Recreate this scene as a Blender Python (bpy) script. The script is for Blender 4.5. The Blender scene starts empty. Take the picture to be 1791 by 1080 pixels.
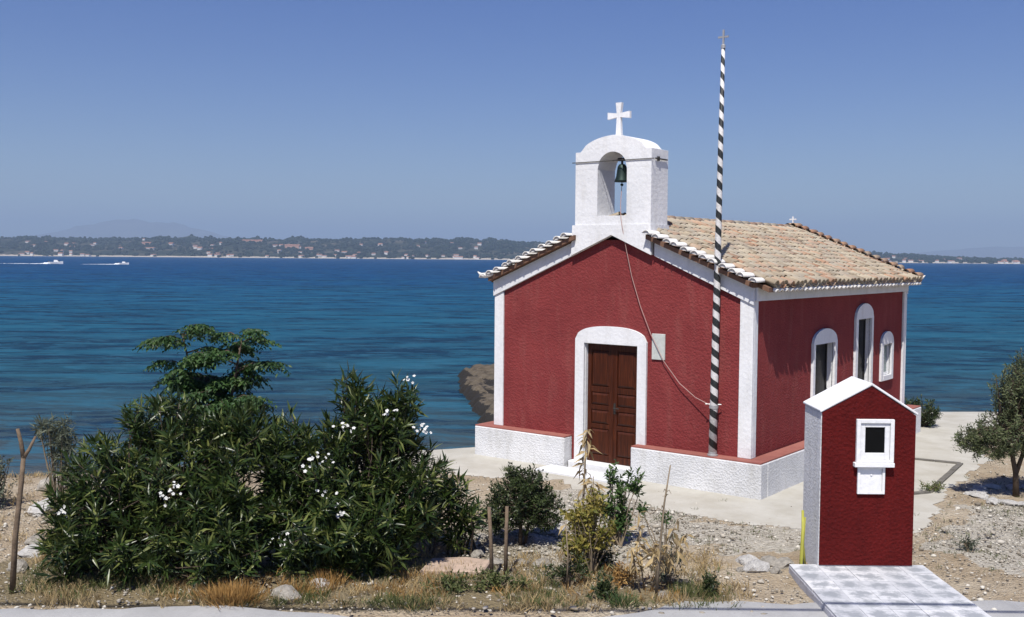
import bpy, bmesh, math, random
import numpy as np
from mathutils import Vector, Matrix, noise

random.seed(11)
RS = np.random.RandomState(7)
SC = bpy.context.scene
COL = SC.collection
PI = math.pi

# ------------------------------------------------------------------ camera
CAM = Vector((11.662, -14.534, 3.58))
YAW, PITCH, ROLL = -0.661, 0.0488, 0.0079
fw = Vector((math.sin(YAW) * math.cos(PITCH), math.cos(YAW) * math.cos(PITCH), -math.sin(PITCH)))
rt = Vector((math.cos(YAW), -math.sin(YAW), 0))
up = rt.cross(fw)
r2 = rt * math.cos(ROLL) + up * math.sin(ROLL)
u2 = -rt * math.sin(ROLL) + up * math.cos(ROLL)
cam = bpy.data.cameras.new('camera')
cam.sensor_width = 36.0
cam.lens = 1793.6 / 1791 * 36
cam.clip_start = 0.1
cam.clip_end = 80000
camo = bpy.data.objects.new('camera', cam)
camo.matrix_world = Matrix(((r2.x, u2.x, -fw.x, CAM.x), (r2.y, u2.y, -fw.y, CAM.y), (r2.z, u2.z, -fw.z, CAM.z), (0, 0, 0, 1)))
COL.objects.link(camo)
SC.camera = camo

# ------------------------------------------------------------------ light
SUN = Vector((0.225, -0.57, 1.0)).normalized()        # towards the sun
ELEV = math.asin(SUN.z)
AZ = math.atan2(SUN.x, SUN.y)                        # clockwise from +Y
world = bpy.data.worlds.new('World')
SC.world = world
world.use_nodes = True
wn = world.node_tree
bg = wn.nodes['Background']
sky = wn.nodes.new('ShaderNodeTexSky')
sky.sky_type = 'NISHITA'
sky.sun_disc = False
sky.sun_elevation = ELEV
sky.sun_rotation = AZ
sky.altitude = 300
sky.air_density = 1.0
sky.dust_density = 0.3
sky.ozone_density = 3.0
hs = wn.nodes.new('ShaderNodeHueSaturation')
hs.inputs['Saturation'].default_value = 1.36
hs.inputs['Hue'].default_value = 0.526
wn.links.new(sky.outputs[0], hs.inputs['Color'])
wn.links.new(hs.outputs[0], bg.inputs['Color'])
bg.inputs['Strength'].default_value = 0.075
sl = bpy.data.lights.new('sun', 'SUN')
sl.energy = 4.85
sl.angle = math.radians(0.53)
sl.color = (1.0, 0.955, 0.89)
so = bpy.data.objects.new('sun', sl)
so.rotation_euler = (-SUN).to_track_quat('-Z', 'Y').to_euler()
so.location = (0, -20, 30)
COL.objects.link(so)
SC.view_settings.view_transform = 'Standard'
SC.view_settings.look = 'None'
SC.view_settings.gamma = 1.0
SC.view_settings.use_curve_mapping = False
SC.view_settings.exposure = 0.27
SC.render.engine = 'CYCLES'
SC.cycles.use_denoising = True
SC.cycles.max_bounces = 6
SC.cycles.diffuse_bounces = 1
SC.cycles.glossy_bounces = 3
SC.cycles.transmission_bounces = 4
SC.cycles.transparent_max_bounces = 6
SC.cycles.volume_bounces = 0

# ------------------------------------------------------------------ site axes
# u runs along the road, v from the road towards the sea
RH = Vector((math.cos(YAW), -math.sin(YAW), 0))
FH = Vector((math.sin(YAW), math.cos(YAW), 0))
SROT = math.atan2(RH.y, RH.x)
SEA = -1.0


def S(u, v, z=0.0):
    return Vector((CAM.x, CAM.y, 0)) + RH * u + FH * v + Vector((0, 0, z))


SH_U = [-90, -12.8, -9.4, -6.3, -3.0, -1.6, -0.6, 1.0, 4.0, 7.0, 10.0, 12.5, 20, 90]
SH_V = [17, 20.8, 21.4, 21.8, 21.4, 20.9, 21.3, 23.4, 27.3, 26.8, 26.2, 26.4, 27.0, 31]


def shore_s(u, v):
    return (np.interp(u, SH_U, SH_V) - v) * 0.93


def ground_h(u, v):
    s = shore_s(u, v)
    ramp = np.interp(u, [-8, -3.5, -1.8, 9, 14], [5.5, 4.5, 1.9, 1.7, 1.9])
    t = np.clip(s / ramp, 0, 1)
    t = t * t * (3 - 2 * t)
    h = -1.05 + 1.05 * t
    return np.where(s < 0, np.maximum(-1.05 + s * 0.22, -3.0), h)


# ------------------------------------------------------------------ node helpers
def new_mat(name):
    m = bpy.data.materials.new(name)
    m.use_nodes = True
    nt = m.node_tree
    b = nt.nodes['Principled BSDF']
    return m, nt, b


def N(nt, kind, **kw):
    n = nt.nodes.new(kind)
    for k, v in kw.items():
        if k in n.inputs.keys() if hasattr(n.inputs, 'keys') else False:
            n.inputs[k].default_value = v
        else:
            setattr(n, k, v)
    return n


def L(nt, a, b):
    nt.links.new(a, b)


def noise_tex(nt, vec, scale, detail=4.0, rough=0.55, dist=0.0):
    n = nt.nodes.new('ShaderNodeTexNoise')
    n.inputs['Scale'].default_value = scale
    n.inputs['Detail'].default_value = detail
    n.inputs['Roughness'].default_value = rough
    n.inputs['Distortion'].default_value = dist
    if vec is not None:
        L(nt, vec, n.inputs['Vector'])
    return n.outputs['Fac']


def ramp(nt, fac, stops, interp='LINEAR'):
    r = nt.nodes.new('ShaderNodeValToRGB')
    r.color_ramp.interpolation = interp
    el = r.color_ramp.elements
    while len(el) < len(stops):
        el.new(0.5)
    for e, (p, c) in zip(el, stops):
        e.position = p
        e.color = (c[0], c[1], c[2], 1) if not isinstance(c, (int, float)) else (c, c, c, 1)
    L(nt, fac, r.inputs['Fac'])
    return r.outputs['Color']


def mix(nt, fac, a, b, mode='MIX'):
    m = nt.nodes.new('ShaderNodeMix')
    m.data_type = 'RGBA'
    m.blend_type = mode
    for sock, val in ((m.inputs[0], fac), (m.inputs[6], a), (m.inputs[7], b)):
        if hasattr(val, 'is_linked') or hasattr(val, 'links'):
            L(nt, val, sock)
        elif isinstance(val, (int, float)):
            sock.default_value = val if sock == m.inputs[0] else (val, val, val, 1)
        else:
            sock.default_value = (val[0], val[1], val[2], 1)
    return m.outputs[2]


def math_n(nt, op, a, b=None, c=None):
    m = nt.nodes.new('ShaderNodeMath')
    m.operation = op
    for i, v in enumerate((a, b, c)):
        if v is None:
            continue
        if isinstance(v, (int, float)):
            m.inputs[i].default_value = v
        else:
            L(nt, v, m.inputs[i])
    return m.outputs[0]


def bump(nt, b, height, strength, dist):
    n = nt.nodes.new('ShaderNodeBump')
    n.inputs['Strength'].default_value = strength
    n.inputs['Distance'].default_value = dist
    L(nt, height, n.inputs['Height'])
    L(nt, n.outputs['Normal'], b.inputs['Normal'])
    return n


def coords(nt, which='Object'):
    return nt.nodes.new('ShaderNodeTexCoord').outputs[which]


def wpos(nt):
    return nt.nodes.new('ShaderNodeNewGeometry').outputs['Position']


# ------------------------------------------------------------------ materials
def stucco(name, c1, c2, c3=None, rel=0.035, scale=16.0, stain=0.35):
    m, nt, b = new_mat(name)
    p = wpos(nt)
    big = noise_tex(nt, p, 1.3, 6, 0.6)
    col = ramp(nt, big, [(0.3, c1), (0.7, c2)])
    fine = noise_tex(nt, p, scale * 2.2, 5, 0.65)
    col = mix(nt, math_n(nt, 'MULTIPLY', ramp(nt, fine, [(0.35, 0.0), (0.75, 1.0)]), 0.35), col, tuple(x * 1.25 for x in c2))
    if c3 is not None:                                   # streaks of dirt and wear
        mp = nt.nodes.new('ShaderNodeMapping')
        mp.inputs['Scale'].default_value = (2.6, 2.6, 0.45)
        L(nt, p, mp.inputs['Vector'])
        st = noise_tex(nt, mp.outputs[0], 2.0, 7, 0.65)
        col = mix(nt, math_n(nt, 'MULTIPLY', ramp(nt, st, [(0.50, 0.0), (0.72, 1.0)]), stain), col, c3)
        wp = noise_tex(nt, p, 0.55, 8, 0.7, 0.8)
        col = mix(nt, math_n(nt, 'MULTIPLY', ramp(nt, wp, [(0.44, 0.0), (0.66, 1.0)]), stain * 0.8), col, tuple(x * 0.72 for x in c1))
        sk = noise_tex(nt, p, 5.5, 8, 0.75, 0.4)
        col = mix(nt, math_n(nt, 'MULTIPLY', ramp(nt, sk, [(0.60, 0.0), (0.70, 1.0)]), stain * 0.9), col, c3)
    L(nt, col, b.inputs['Base Color'])
    b.inputs['Roughness'].default_value = 0.92
    b.inputs['Specular IOR Level'].default_value = 0.15
    vo = nt.nodes.new('ShaderNodeTexVoronoi')
    vo.inputs['Scale'].default_value = scale
    L(nt, p, vo.inputs['Vector'])
    h = math_n(nt, 'ADD', math_n(nt, 'MULTIPLY', vo.outputs['Distance'], 0.6), noise_tex(nt, p, scale * 1.6, 6, 0.7))
    bump(nt, b, h, 0.8, rel)
    return m


M_RED = stucco('red_stucco', (0.198, 0.036, 0.037), (0.255, 0.048, 0.047), (0.28, 0.085, 0.075), 0.016, 26, 0.6)
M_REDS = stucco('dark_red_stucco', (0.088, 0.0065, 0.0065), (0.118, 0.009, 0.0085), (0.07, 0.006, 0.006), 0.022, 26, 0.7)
M_LEDGE = stucco('ledge_red_paint', (0.29, 0.105, 0.085), (0.36, 0.15, 0.12), (0.22, 0.06, 0.055), 0.006, 14, 0.5)
M_WHITE = stucco('whitewash', (0.76, 0.77, 0.78), (0.82, 0.82, 0.82), (0.58, 0.56, 0.52), 0.006, 14, 0.42)
M_WROUGH = stucco('white_rough_stucco', (0.66, 0.67, 0.68), (0.80, 0.80, 0.80), (0.50, 0.49, 0.45), 0.015, 30, 0.6)
M_CORN = stucco('cornice_grey_white', (0.68, 0.70, 0.72), (0.78, 0.78, 0.79), (0.55, 0.54, 0.52), 0.006, 10, 0.4)


def tile_mat(name, stops, whiten=0.0):
    m, nt, b = new_mat(name)
    oi = nt.nodes.new('ShaderNodeObjectInfo').outputs['Random']
    isl = nt.nodes.new('ShaderNodeNewGeometry').outputs['Random Per Island']
    r = math_n(nt, 'FRACT', math_n(nt, 'ADD', math_n(nt, 'MULTIPLY', oi, 7.31), isl))
    col = ramp(nt, r, stops)
    p = wpos(nt)
    lich = noise_tex(nt, p, 9, 7, 0.7)
    col = mix(nt, math_n(nt, 'MULTIPLY', ramp(nt, lich, [(0.48, 0.0), (0.7, 1.0)]), 0.65), col, (0.46, 0.43, 0.36))
    pt = noise_tex(nt, p, 1.7, 7, 0.7, 0.5)
    col = mix(nt, math_n(nt, 'MULTIPLY', ramp(nt, pt, [(0.48, 0.0), (0.62, 1.0)]), 0.55), col, (0.36, 0.33, 0.27))
    dk = noise_tex(nt, p, 26, 6, 0.7)
    col = mix(nt, math_n(nt, 'MULTIPLY', ramp(nt, dk, [(0.55, 0.0), (0.75, 1.0)]), 0.6), col, (0.16, 0.13, 0.09))
    if whiten:
        w = noise_tex(nt, p, 12, 4, 0.6)
        col = mix(nt, ramp(nt, w, [(0.62, whiten), (0.8, 0.0)]), col, (0.78, 0.76, 0.72))
    L(nt, col, b.inputs['Base Color'])
    b.inputs['Roughness'].default_value = 0.9
    b.inputs['Specular IOR Level'].default_value = 0.2
    bump(nt, b, noise_tex(nt, p, 60, 5, 0.7), 0.5, 0.01)
    return m


M_TILE = tile_mat('old_roof_tile', [(0.0, (0.30, 0.235, 0.16)), (0.22, (0.46, 0.375, 0.26)), (0.45, (0.54, 0.46, 0.33)), (0.65, (0.40, 0.34, 0.26)), (0.82, (0.52, 0.34, 0.22)), (0.92, (0.46, 0.25, 0.15)), (1.0, (0.22, 0.17, 0.12))])
M_TILEO = tile_mat('orange_roof_tile', [(0.0, (0.44, 0.22, 0.12)), (0.5, (0.50, 0.30, 0.17)), (1.0, (0.52, 0.40, 0.27))])
M_TILEW = tile_mat('limewashed_tile', [(0.0, (0.62, 0.55, 0.46)), (1.0, (0.70, 0.66, 0.60))], 0.95)


def plain(name, c, rough=0.6, metal=0.0, spec=0.5, var=0.15, scale=8.0, rel=0.0):
    m, nt, b = new_mat(name)
    p = coords(nt)
    f = noise_tex(nt, p, scale, 5, 0.6)
    lo = tuple(x * (1 - var) for x in c)
    hi = tuple(min(1, x * (1 + var)) for x in c)
    L(nt, ramp(nt, f, [(0.3, lo), (0.7, hi)]), b.inputs['Base Color'])
    b.inputs['Roughness'].default_value = rough
    b.inputs['Metallic'].default_value = metal
    b.inputs['Specular IOR Level'].default_value = spec
    if rel:
        bump(nt, b, noise_tex(nt, p, scale * 3, 6, 0.7), 0.8, rel)
    return m


M_BRONZE = plain('bell_bronze', (0.025, 0.045, 0.038), 0.5, 0.6)
M_IRON = plain('dark_iron', (0.06, 0.055, 0.05), 0.6, 0.5)
M_STEEL = plain('grey_steel', (0.42, 0.42, 0.42), 0.5, 0.4)
M_ROPE = plain('rope', (0.42, 0.27, 0.24), 0.9)
M_MARBLE = plain('marble_plaque', (0.56, 0.58, 0.54), 0.5, 0, 0.4, 0.1, 20)
M_YEL = plain('yellow_plastic', (0.36, 0.35, 0.05), 0.6)
M_GLASS = plain('dark_pane', (0.004, 0.0045, 0.005), 0.25, 0, 0.12)
M_GLASS2 = plain('frosted_pane', (0.20, 0.26, 0.25), 0.25, 0, 0.5, 0.2, 5)
M_STAKE = plain('weathered_wood', (0.17, 0.125, 0.085), 0.9, 0, 0.2, 0.35, 14, 0.01)
M_TWIG = plain('dry_twig', (0.24, 0.19, 0.13), 0.9, 0, 0.2, 0.3, 10)
M_BARK = plain('bark', (0.10, 0.075, 0.055), 0.95, 0, 0.2, 0.35, 12, 0.02)
M_ROCK = plain('pale_rock', (0.52, 0.48, 0.41), 0.92, 0, 0.2, 0.3, 2.5, 0.10)
M_ROCKW = plain('whitewashed_stone', (0.68, 0.66, 0.62), 0.9, 0, 0.2, 0.18, 2.5, 0.08)
M_KERB = plain('dark_edging_stone', (0.16, 0.15, 0.13), 0.9, 0, 0.2, 0.25, 9, 0.01)
M_SLAB = plain('pinkish_slab', (0.46, 0.35, 0.27), 0.9, 0, 0.2, 0.2, 9, 0.01)
M_FLOWER = plain('white_petal', (0.70, 0.70, 0.67), 0.6, 0, 0.3, 0.04)
M_BOAT = plain('boat_white', (0.8, 0.8, 0.8), 0.4)
M_FOAM = plain('foam', (0.85, 0.87, 0.9), 0.9)


def wood_door():
    m, nt, b = new_mat('varnished_door_wood')
    p = coords(nt)
    mp = nt.nodes.new('ShaderNodeMapping')
    mp.inputs['Scale'].default_value = (14, 14, 0.9)
    L(nt, p, mp.inputs['Vector'])
    f = noise_tex(nt, mp.outputs[0], 3.0, 8, 0.65, 0.6)
    L(nt, ramp(nt, f, [(0.3, (0.022, 0.0055, 0.002)), (0.55, (0.066, 0.015, 0.005)), (0.75, (0.125, 0.032, 0.010))]), b.inputs['Base Color'])
    b.inputs['Roughness'].default_value = 0.45
    b.inputs['Specular IOR Level'].default_value = 0.25
    bump(nt, b, f, 0.3, 0.01)
    return m


M_DOOR = wood_door()


def stripe_mat():
    m, nt, b = new_mat('spiral_pole_paint')
    p = coords(nt)
    sp = nt.nodes.new('ShaderNodeSeparateXYZ')
    L(nt, p, sp.inputs[0])
    a = math_n(nt, 'DIVIDE', math_n(nt, 'ARCTAN2', sp.outputs[1], sp.outputs[0]), 2 * PI)
    t = math_n(nt, 'ADD', math_n(nt, 'DIVIDE', sp.outputs[2], 0.235), a)
    t = math_n(nt, 'ADD', t, math_n(nt, 'MULTIPLY', noise_tex(nt, p, 3.0, 4), 0.25))
    f = math_n(nt, 'FRACT', t)
    g = math_n(nt, 'GREATER_THAN', f, 0.5)
    wear = noise_tex(nt, p, 30, 5, 0.7)
    wh = ramp(nt, wear, [(0.35, (0.55, 0.53, 0.5)), (0.6, (0.74, 0.73, 0.72))])
    bk = ramp(nt, wear, [(0.4, (0.010, 0.012, 0.013)), (0.8, (0.04, 0.045, 0.045))])
    L(nt, mix(nt, g, wh, bk), b.inputs['Base Color'])
    b.inputs['Roughness'].default_value = 0.6
    return m


M_STRIPE = stripe_mat()


def leaf_mat(name, c1, c2, c3=None, rough=0.45, trans=0.25):
    m, nt, b = new_mat(name)
    isl = nt.nodes.new('ShaderNodeNewGeometry').outputs['Random Per Island']
    st = [(0.0, c1), (0.68, c2)]
    if c3:
        st.append((1.0, c3))
    col = ramp(nt, isl, st)
    p = wpos(nt)
    col = mix(nt, ramp(nt, noise_tex(nt, p, 2.2, 3), [(0.4, 0.0), (0.7, 0.45)]), col, tuple(min(1, x * 1.7) for x in c2))
    L(nt, col, b.inputs['Base Color'])
    b.inputs['Roughness'].default_value = rough
    b.inputs['Specular IOR Level'].default_value = 0.35
    tr = nt.nodes.new('ShaderNodeBsdfTranslucent')
    L(nt, mix(nt, 0.5, col, tuple(min(1, x * 2.2) for x in c2)), tr.inputs['Color'])
    ms = nt.nodes.new('ShaderNodeMixShader')
    ms.inputs[0].default_value = trans
    L(nt, b.outputs[0], ms.inputs[1])
    L(nt, tr.outputs[0], ms.inputs[2])
    L(nt, ms.outputs[0], nt.nodes['Material Output'].inputs['Surface'])
    return m


M_OLEA = leaf_mat('oleander_leaf', (0.010, 0.021, 0.006), (0.030, 0.052, 0.012), (0.19, 0.21, 0.06), 0.34, 0.12)
M_OLIVE = leaf_mat('olive_leaf', (0.045, 0.062, 0.028), (0.10, 0.12, 0.055), (0.22, 0.24, 0.12), 0.5, 0.2)
M_TREE = leaf_mat('tree_leaf', (0.018, 0.045, 0.014), (0.040, 0.085, 0.025), (0.09, 0.15, 0.04), 0.5, 0.25)
M_BUSH = leaf_mat('shrub_leaf', (0.018, 0.030, 0.010), (0.038, 0.055, 0.018), (0.09, 0.11, 0.04), 0.5, 0.15)
M_YGREEN = leaf_mat('yellow_green_leaf', (0.10, 0.12, 0.02), (0.26, 0.22, 0.05), (0.42, 0.33, 0.10), 0.6, 0.3)
M_SAP = leaf_mat('sapling_leaf', (0.03, 0.06, 0.018), (0.06, 0.11, 0.03), (0.13, 0.18, 0.06), 0.5, 0.25)
M_DRY = leaf_mat('dry_leaf', (0.26, 0.19, 0.09), (0.40, 0.30, 0.15), (0.52, 0.42, 0.25), 0.8, 0.25)
M_BROOM = leaf_mat('rusty_dry_grass', (0.19, 0.10, 0.03), (0.33, 0.19, 0.06), (0.42, 0.28, 0.11), 0.8, 0.25)
M_WEED = leaf_mat('weed_leaf', (0.05, 0.07, 0.02), (0.10, 0.12, 0.04), (0.22, 0.21, 0.09), 0.6, 0.25)
M_GREY = leaf_mat('grey_green_leaf', (0.05, 0.06, 0.045), (0.09, 0.105, 0.07), (0.17, 0.18, 0.12), 0.6, 0.2)


def ground_mat():
    m, nt, b = new_mat('ground')
    p = wpos(nt)
    at = nt.nodes.new('ShaderNodeAttribute')
    at.attribute_name = 'zone'
    sp = nt.nodes.new('ShaderNodeSeparateColor')
    L(nt, at.outputs['Color'], sp.inputs[0])
    n1 = noise_tex(nt, p, 0.9, 7, 0.65)
    n2 = noise_tex(nt, p, 7, 6, 0.7)
    n3 = noise_tex(nt, p, 45, 5, 0.7)
    dirt = ramp(nt, n1, [(0.3, (0.35, 0.265, 0.17)), (0.5, (0.47, 0.385, 0.27)), (0.7, (0.60, 0.53, 0.41))])
    dirt = mix(nt, math_n(nt, 'MULTIPLY', ramp(nt, n2, [(0.5, 0.0), (0.75, 1.0)]), 0.6), dirt, (0.25, 0.19, 0.12))
    dirt = mix(nt, math_n(nt, 'MULTIPLY', ramp(nt, n3, [(0.55, 0.0), (0.72, 1.0)]), 0.55), dirt, (0.62, 0.58, 0.50))
    vo = nt.nodes.new('ShaderNodeTexVoronoi')
    vo.inputs['Scale'].default_value = 26
    L(nt, p, vo.inputs['Vector'])
    grav = mix(nt, 0.55, ramp(nt, vo.outputs['Color'], [(0.0, (0.30, 0.265, 0.20)), (0.5, (0.52, 0.48, 0.40)), (1.0, (0.72, 0.69, 0.60))]), ramp(nt, n2, [(0.3, (0.38, 0.34, 0.27)), (0.7, (0.60, 0.56, 0.47))]))
    cem = ramp(nt, noise_tex(nt, p, 1.6, 8, 0.65), [(0.25, (0.39, 0.365, 0.30)), (0.5, (0.47, 0.45, 0.39)), (0.75, (0.55, 0.535, 0.475))])
    cem = mix(nt, math_n(nt, 'MULTIPLY', ramp(nt, n2, [(0.55, 0.0), (0.75, 1.0)]), 0.4), cem, (0.42, 0.38, 0.30))
    cem = mix(nt, math_n(nt, 'MULTIPLY', ramp(nt, n3, [(0.55, 0.0), (0.75, 1.0)]), 0.3), cem, (0.40, 0.36, 0.28))
    nn = math_n(nt, 'MULTIPLY', math_n(nt, 'SUBTRACT', n2, 0.5), 0.9)
    gz = ramp(nt, math_n(nt, 'ADD', sp.outputs[1], nn), [(0.35, 0.0), (0.65, 1.0)])
    cz = ramp(nt, math_n(nt, 'ADD', sp.outputs[0], math_n(nt, 'MULTIPLY', nn, 0.7)), [(0.42, 0.0), (0.58, 1.0)])
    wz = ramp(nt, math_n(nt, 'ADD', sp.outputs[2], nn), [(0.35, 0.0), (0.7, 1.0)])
    col = mix(nt, gz, dirt, grav)
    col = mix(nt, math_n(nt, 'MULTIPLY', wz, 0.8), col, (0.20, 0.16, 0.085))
    col = mix(nt, cz, col, cem)
    L(nt, col, b.inputs['Base Color'])
    b.inputs['Roughness'].default_value = 0.95
    b.inputs['Specular IOR Level'].default_value = 0.15
    hh = math_n(nt, 'ADD', math_n(nt, 'MULTIPLY', n3, 0.5), math_n(nt, 'MULTIPLY', n2, 0.8))
    hh = math_n(nt, 'ADD', hh, math_n(nt, 'MULTIPLY', vo.outputs['Distance'], -0.6))
    hh = math_n(nt, 'MULTIPLY', hh, math_n(nt, 'SUBTRACT', 1.05, cz))
    bump(nt, b, hh, 0.9, 0.06)
    return m


def road_mat():
    m, nt, b = new_mat('road_concrete')
    p = wpos(nt)
    col = ramp(nt, noise_tex(nt, p, 1.1, 8, 0.65), [(0.3, (0.42, 0.42, 0.41)), (0.7, (0.56, 0.56, 0.545))])
    col = mix(nt, math_n(nt, 'MULTIPLY', ramp(nt, noise_tex(nt, p, 30, 6, 0.7), [(0.5, 0.0), (0.75, 1.0)]), 0.4), col, (0.32, 0.31, 0.29))
    L(nt, col, b.inputs['Base Color'])
    b.inputs['Roughness'].default_value = 0.9
    b.inputs['Specular IOR Level'].default_value = 0.2
    bump(nt, b, noise_tex(nt, p, 70, 5, 0.7), 0.5, 0.01)
    return m


def sea_mat():
    m, nt, b = new_mat('sea_water')
    p = wpos(nt)
    at = nt.nodes.new('ShaderNodeAttribute')
    at.attribute_name = 'depth'
    d = at.outputs['Fac']
    mp = nt.nodes.new('ShaderNodeMapping')
    mp.inputs['Rotation'].default_value = (0, 0, -SROT)
    L(nt, p, mp.inputs['Vector'])
    st = nt.nodes.new('ShaderNodeMapping')
    st.inputs['Scale'].default_value = (0.35, 1.0, 1.0)
    L(nt, mp.outputs[0], st.inputs['Vector'])
    v = st.outputs[0]
    patch = noise_tex(nt, v, 0.045, 6, 0.6)
    dd = math_n(nt, 'ADD', d, math_n(nt, 'MULTIPLY', math_n(nt, 'SUBTRACT', patch, 0.5), 0.22))
    col = ramp(nt, dd, [(0.0, (0.075, 0.088, 0.085)), (0.14, (0.036, 0.065, 0.075)), (0.32, (0.012, 0.066, 0.098)), (0.52, (0.006, 0.080, 0.142)), (0.70, (0.003, 0.070, 0.160)), (0.82, (0.001, 0.052, 0.165)), (1.0, (0.001, 0.045, 0.165))])
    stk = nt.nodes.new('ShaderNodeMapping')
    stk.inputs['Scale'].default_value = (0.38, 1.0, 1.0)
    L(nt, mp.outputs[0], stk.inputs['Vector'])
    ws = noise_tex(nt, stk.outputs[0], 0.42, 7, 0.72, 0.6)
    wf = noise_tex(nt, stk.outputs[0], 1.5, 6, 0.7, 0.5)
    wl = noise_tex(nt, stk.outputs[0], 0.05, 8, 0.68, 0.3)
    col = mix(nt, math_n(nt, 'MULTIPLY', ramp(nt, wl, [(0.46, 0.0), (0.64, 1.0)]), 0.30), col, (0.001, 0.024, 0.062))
    col = mix(nt, math_n(nt, 'MULTIPLY', ramp(nt, ws, [(0.49, 0.0), (0.57, 1.0)]), 0.80), col, (0.001, 0.018, 0.045))  # dark wave facets painted into the water colour as streaks
    col = mix(nt, math_n(nt, 'MULTIPLY', ramp(nt, ws, [(0.38, 1.0), (0.46, 0.0)]), 0.55), col, (0.020, 0.125, 0.195))  # pale streaks: sky reflection on the waves painted into the colour
    col = mix(nt, math_n(nt, 'MULTIPLY', ramp(nt, wf, [(0.52, 0.0), (0.60, 1.0)]), 0.55), col, (0.030, 0.125, 0.185))  # finer ripples, their sky reflection painted in as well
    w1 = noise_tex(nt, v, 0.8, 5, 0.62, 0.5)
    w2 = noise_tex(nt, v, 3.6, 5, 0.6, 0.3)
    w3 = noise_tex(nt, v, 0.11, 5, 0.62)
    h = math_n(nt, 'ADD', math_n(nt, 'MULTIPLY', w1, 0.62), math_n(nt, 'MULTIPLY', w2, 0.17))
    h = math_n(nt, 'ADD', h, math_n(nt, 'MULTIPLY', w3, 2.0))
    bp = nt.nodes.new('ShaderNodeBump')
    bp.inputs['Strength'].default_value = 1.0
    bp.inputs['Distance'].default_value = 0.6
    L(nt, h, bp.inputs['Height'])
    nt.nodes.remove(b)
    df = nt.nodes.new('ShaderNodeBsdfDiffuse')
    L(nt, col, df.inputs['Color'])
    L(nt, bp.outputs[0], df.inputs['Normal'])
    gl = nt.nodes.new('ShaderNodeBsdfGlossy')
    gl.inputs['Roughness'].default_value = 0.2
    L(nt, bp.outputs[0], gl.inputs['Normal'])
    # a ruffled sea reflects far less at grazing angles than a flat one
    fr = nt.nodes.new('ShaderNodeFresnel')
    fr.inputs['IOR'].default_value = 1.33
    L(nt, bp.outputs[0], fr.inputs['Normal'])
    fac = math_n(nt, 'MINIMUM', math_n(nt, 'MULTIPLY', fr.outputs[0], 0.34), 0.15)
    ms = nt.nodes.new('ShaderNodeMixShader')
    L(nt, fac, ms.inputs[0])
    L(nt, df.outputs[0], ms.inputs[1])
    L(nt, gl.outputs[0], ms.inputs[2])
    L(nt, ms.outputs[0], nt.nodes['Material Output'].inputs['Surface'])
    return m


def hill_mat():
    m, nt, b = new_mat('far_hillside')
    p = wpos(nt)
    n1 = noise_tex(nt, p, 0.006, 7, 0.65)
    n2 = noise_tex(nt, p, 0.03, 6, 0.7)
    col = ramp(nt, n1, [(0.35, (0.020, 0.030, 0.020)), (0.50, (0.040, 0.046, 0.030)), (0.63, (0.15, 0.125, 0.095)), (0.76, (0.30, 0.25, 0.19))])
    col = mix(nt, ramp(nt, n2, [(0.42, 0.85), (0.62, 0.0)]), col, (0.016, 0.024, 0.016))
    sp = nt.nodes.new('ShaderNodeSeparateXYZ')
    L(nt, p, sp.inputs[0])
    sand = ramp(nt, math_n(nt, 'ADD', sp.outputs[2], math_n(nt, 'MULTIPLY', n2, 4.0)), [(0.0, 1.0), (1.0, 0.0)])
    lowz = math_n(nt, 'LESS_THAN', math_n(nt, 'ADD', sp.outputs[2], math_n(nt, 'MULTIPLY', n2, -7.0)), -0.5)
    col = mix(nt, lowz, col, (0.45, 0.40, 0.32))
    L(nt, col, b.inputs['Base Color'])
    b.inputs['Roughness'].default_value = 1.0
    b.inputs['Specular IOR Level'].default_value = 0.0
    return m


M_GROUND = ground_mat()
M_ROAD = road_mat()
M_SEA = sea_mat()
M_HILL = hill_mat()
M_MOUNT = plain('far_mountain_rock', (0.13, 0.12, 0.09), 1.0, 0, 0.0, 0.3, 0.002)
M_FARTREE = plain('far_tree', (0.016, 0.025, 0.017), 1.0, 0, 0.0, 0.35, 0.02)
M_HWHITE = plain('far_house_white', (0.72, 0.70, 0.66), 0.9)
M_HPINK = plain('far_house_terracotta', (0.50, 0.30, 0.22), 0.9)
M_HROOF = plain('far_house_roof', (0.34, 0.17, 0.11), 0.9)


def paver_mat():
    m, nt, b = new_mat('speckled_paver')
    oi = nt.nodes.new('ShaderNodeObjectInfo').outputs['Random']
    p = wpos(nt)
    col = ramp(nt, oi, [(0.0, (0.50, 0.51, 0.53)), (0.5, (0.62, 0.63, 0.64)), (1.0, (0.70, 0.70, 0.70))])
    n = noise_tex(nt, p, 9, 6, 0.7)
    oc = coords(nt)
    vd = nt.nodes.new('ShaderNodeVectorMath')
    vd.operation = 'DISTANCE'
    L(nt, oc, vd.inputs[0])
    vd.inputs[1].default_value = (0.16, 0.16, 0.0)
    bl = math_n(nt, 'ADD', math_n(nt, 'MULTIPLY', vd.outputs['Value'], -5.0), math_n(nt, 'MULTIPLY', n, 2.5))
    col = mix(nt, math_n(nt, 'MULTIPLY', ramp(nt, bl, [(0.45, 0.0), (1.0, 1.0)]), 0.8), col, (0.25, 0.27, 0.29))
    L(nt, col, b.inputs['Base Color'])
    b.inputs['Roughness'].default_value = 0.8
    bump(nt, b, noise_tex(nt, p, 60, 5, 0.7), 0.4, 0.01)
    return m


M_PAVER = paver_mat()
M_PAVSIDE = stucco('platform_side', (0.42, 0.42, 0.46), (0.54, 0.54, 0.58), (0.3, 0.3, 0.3), 0.03, 20, 0.4)


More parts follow.
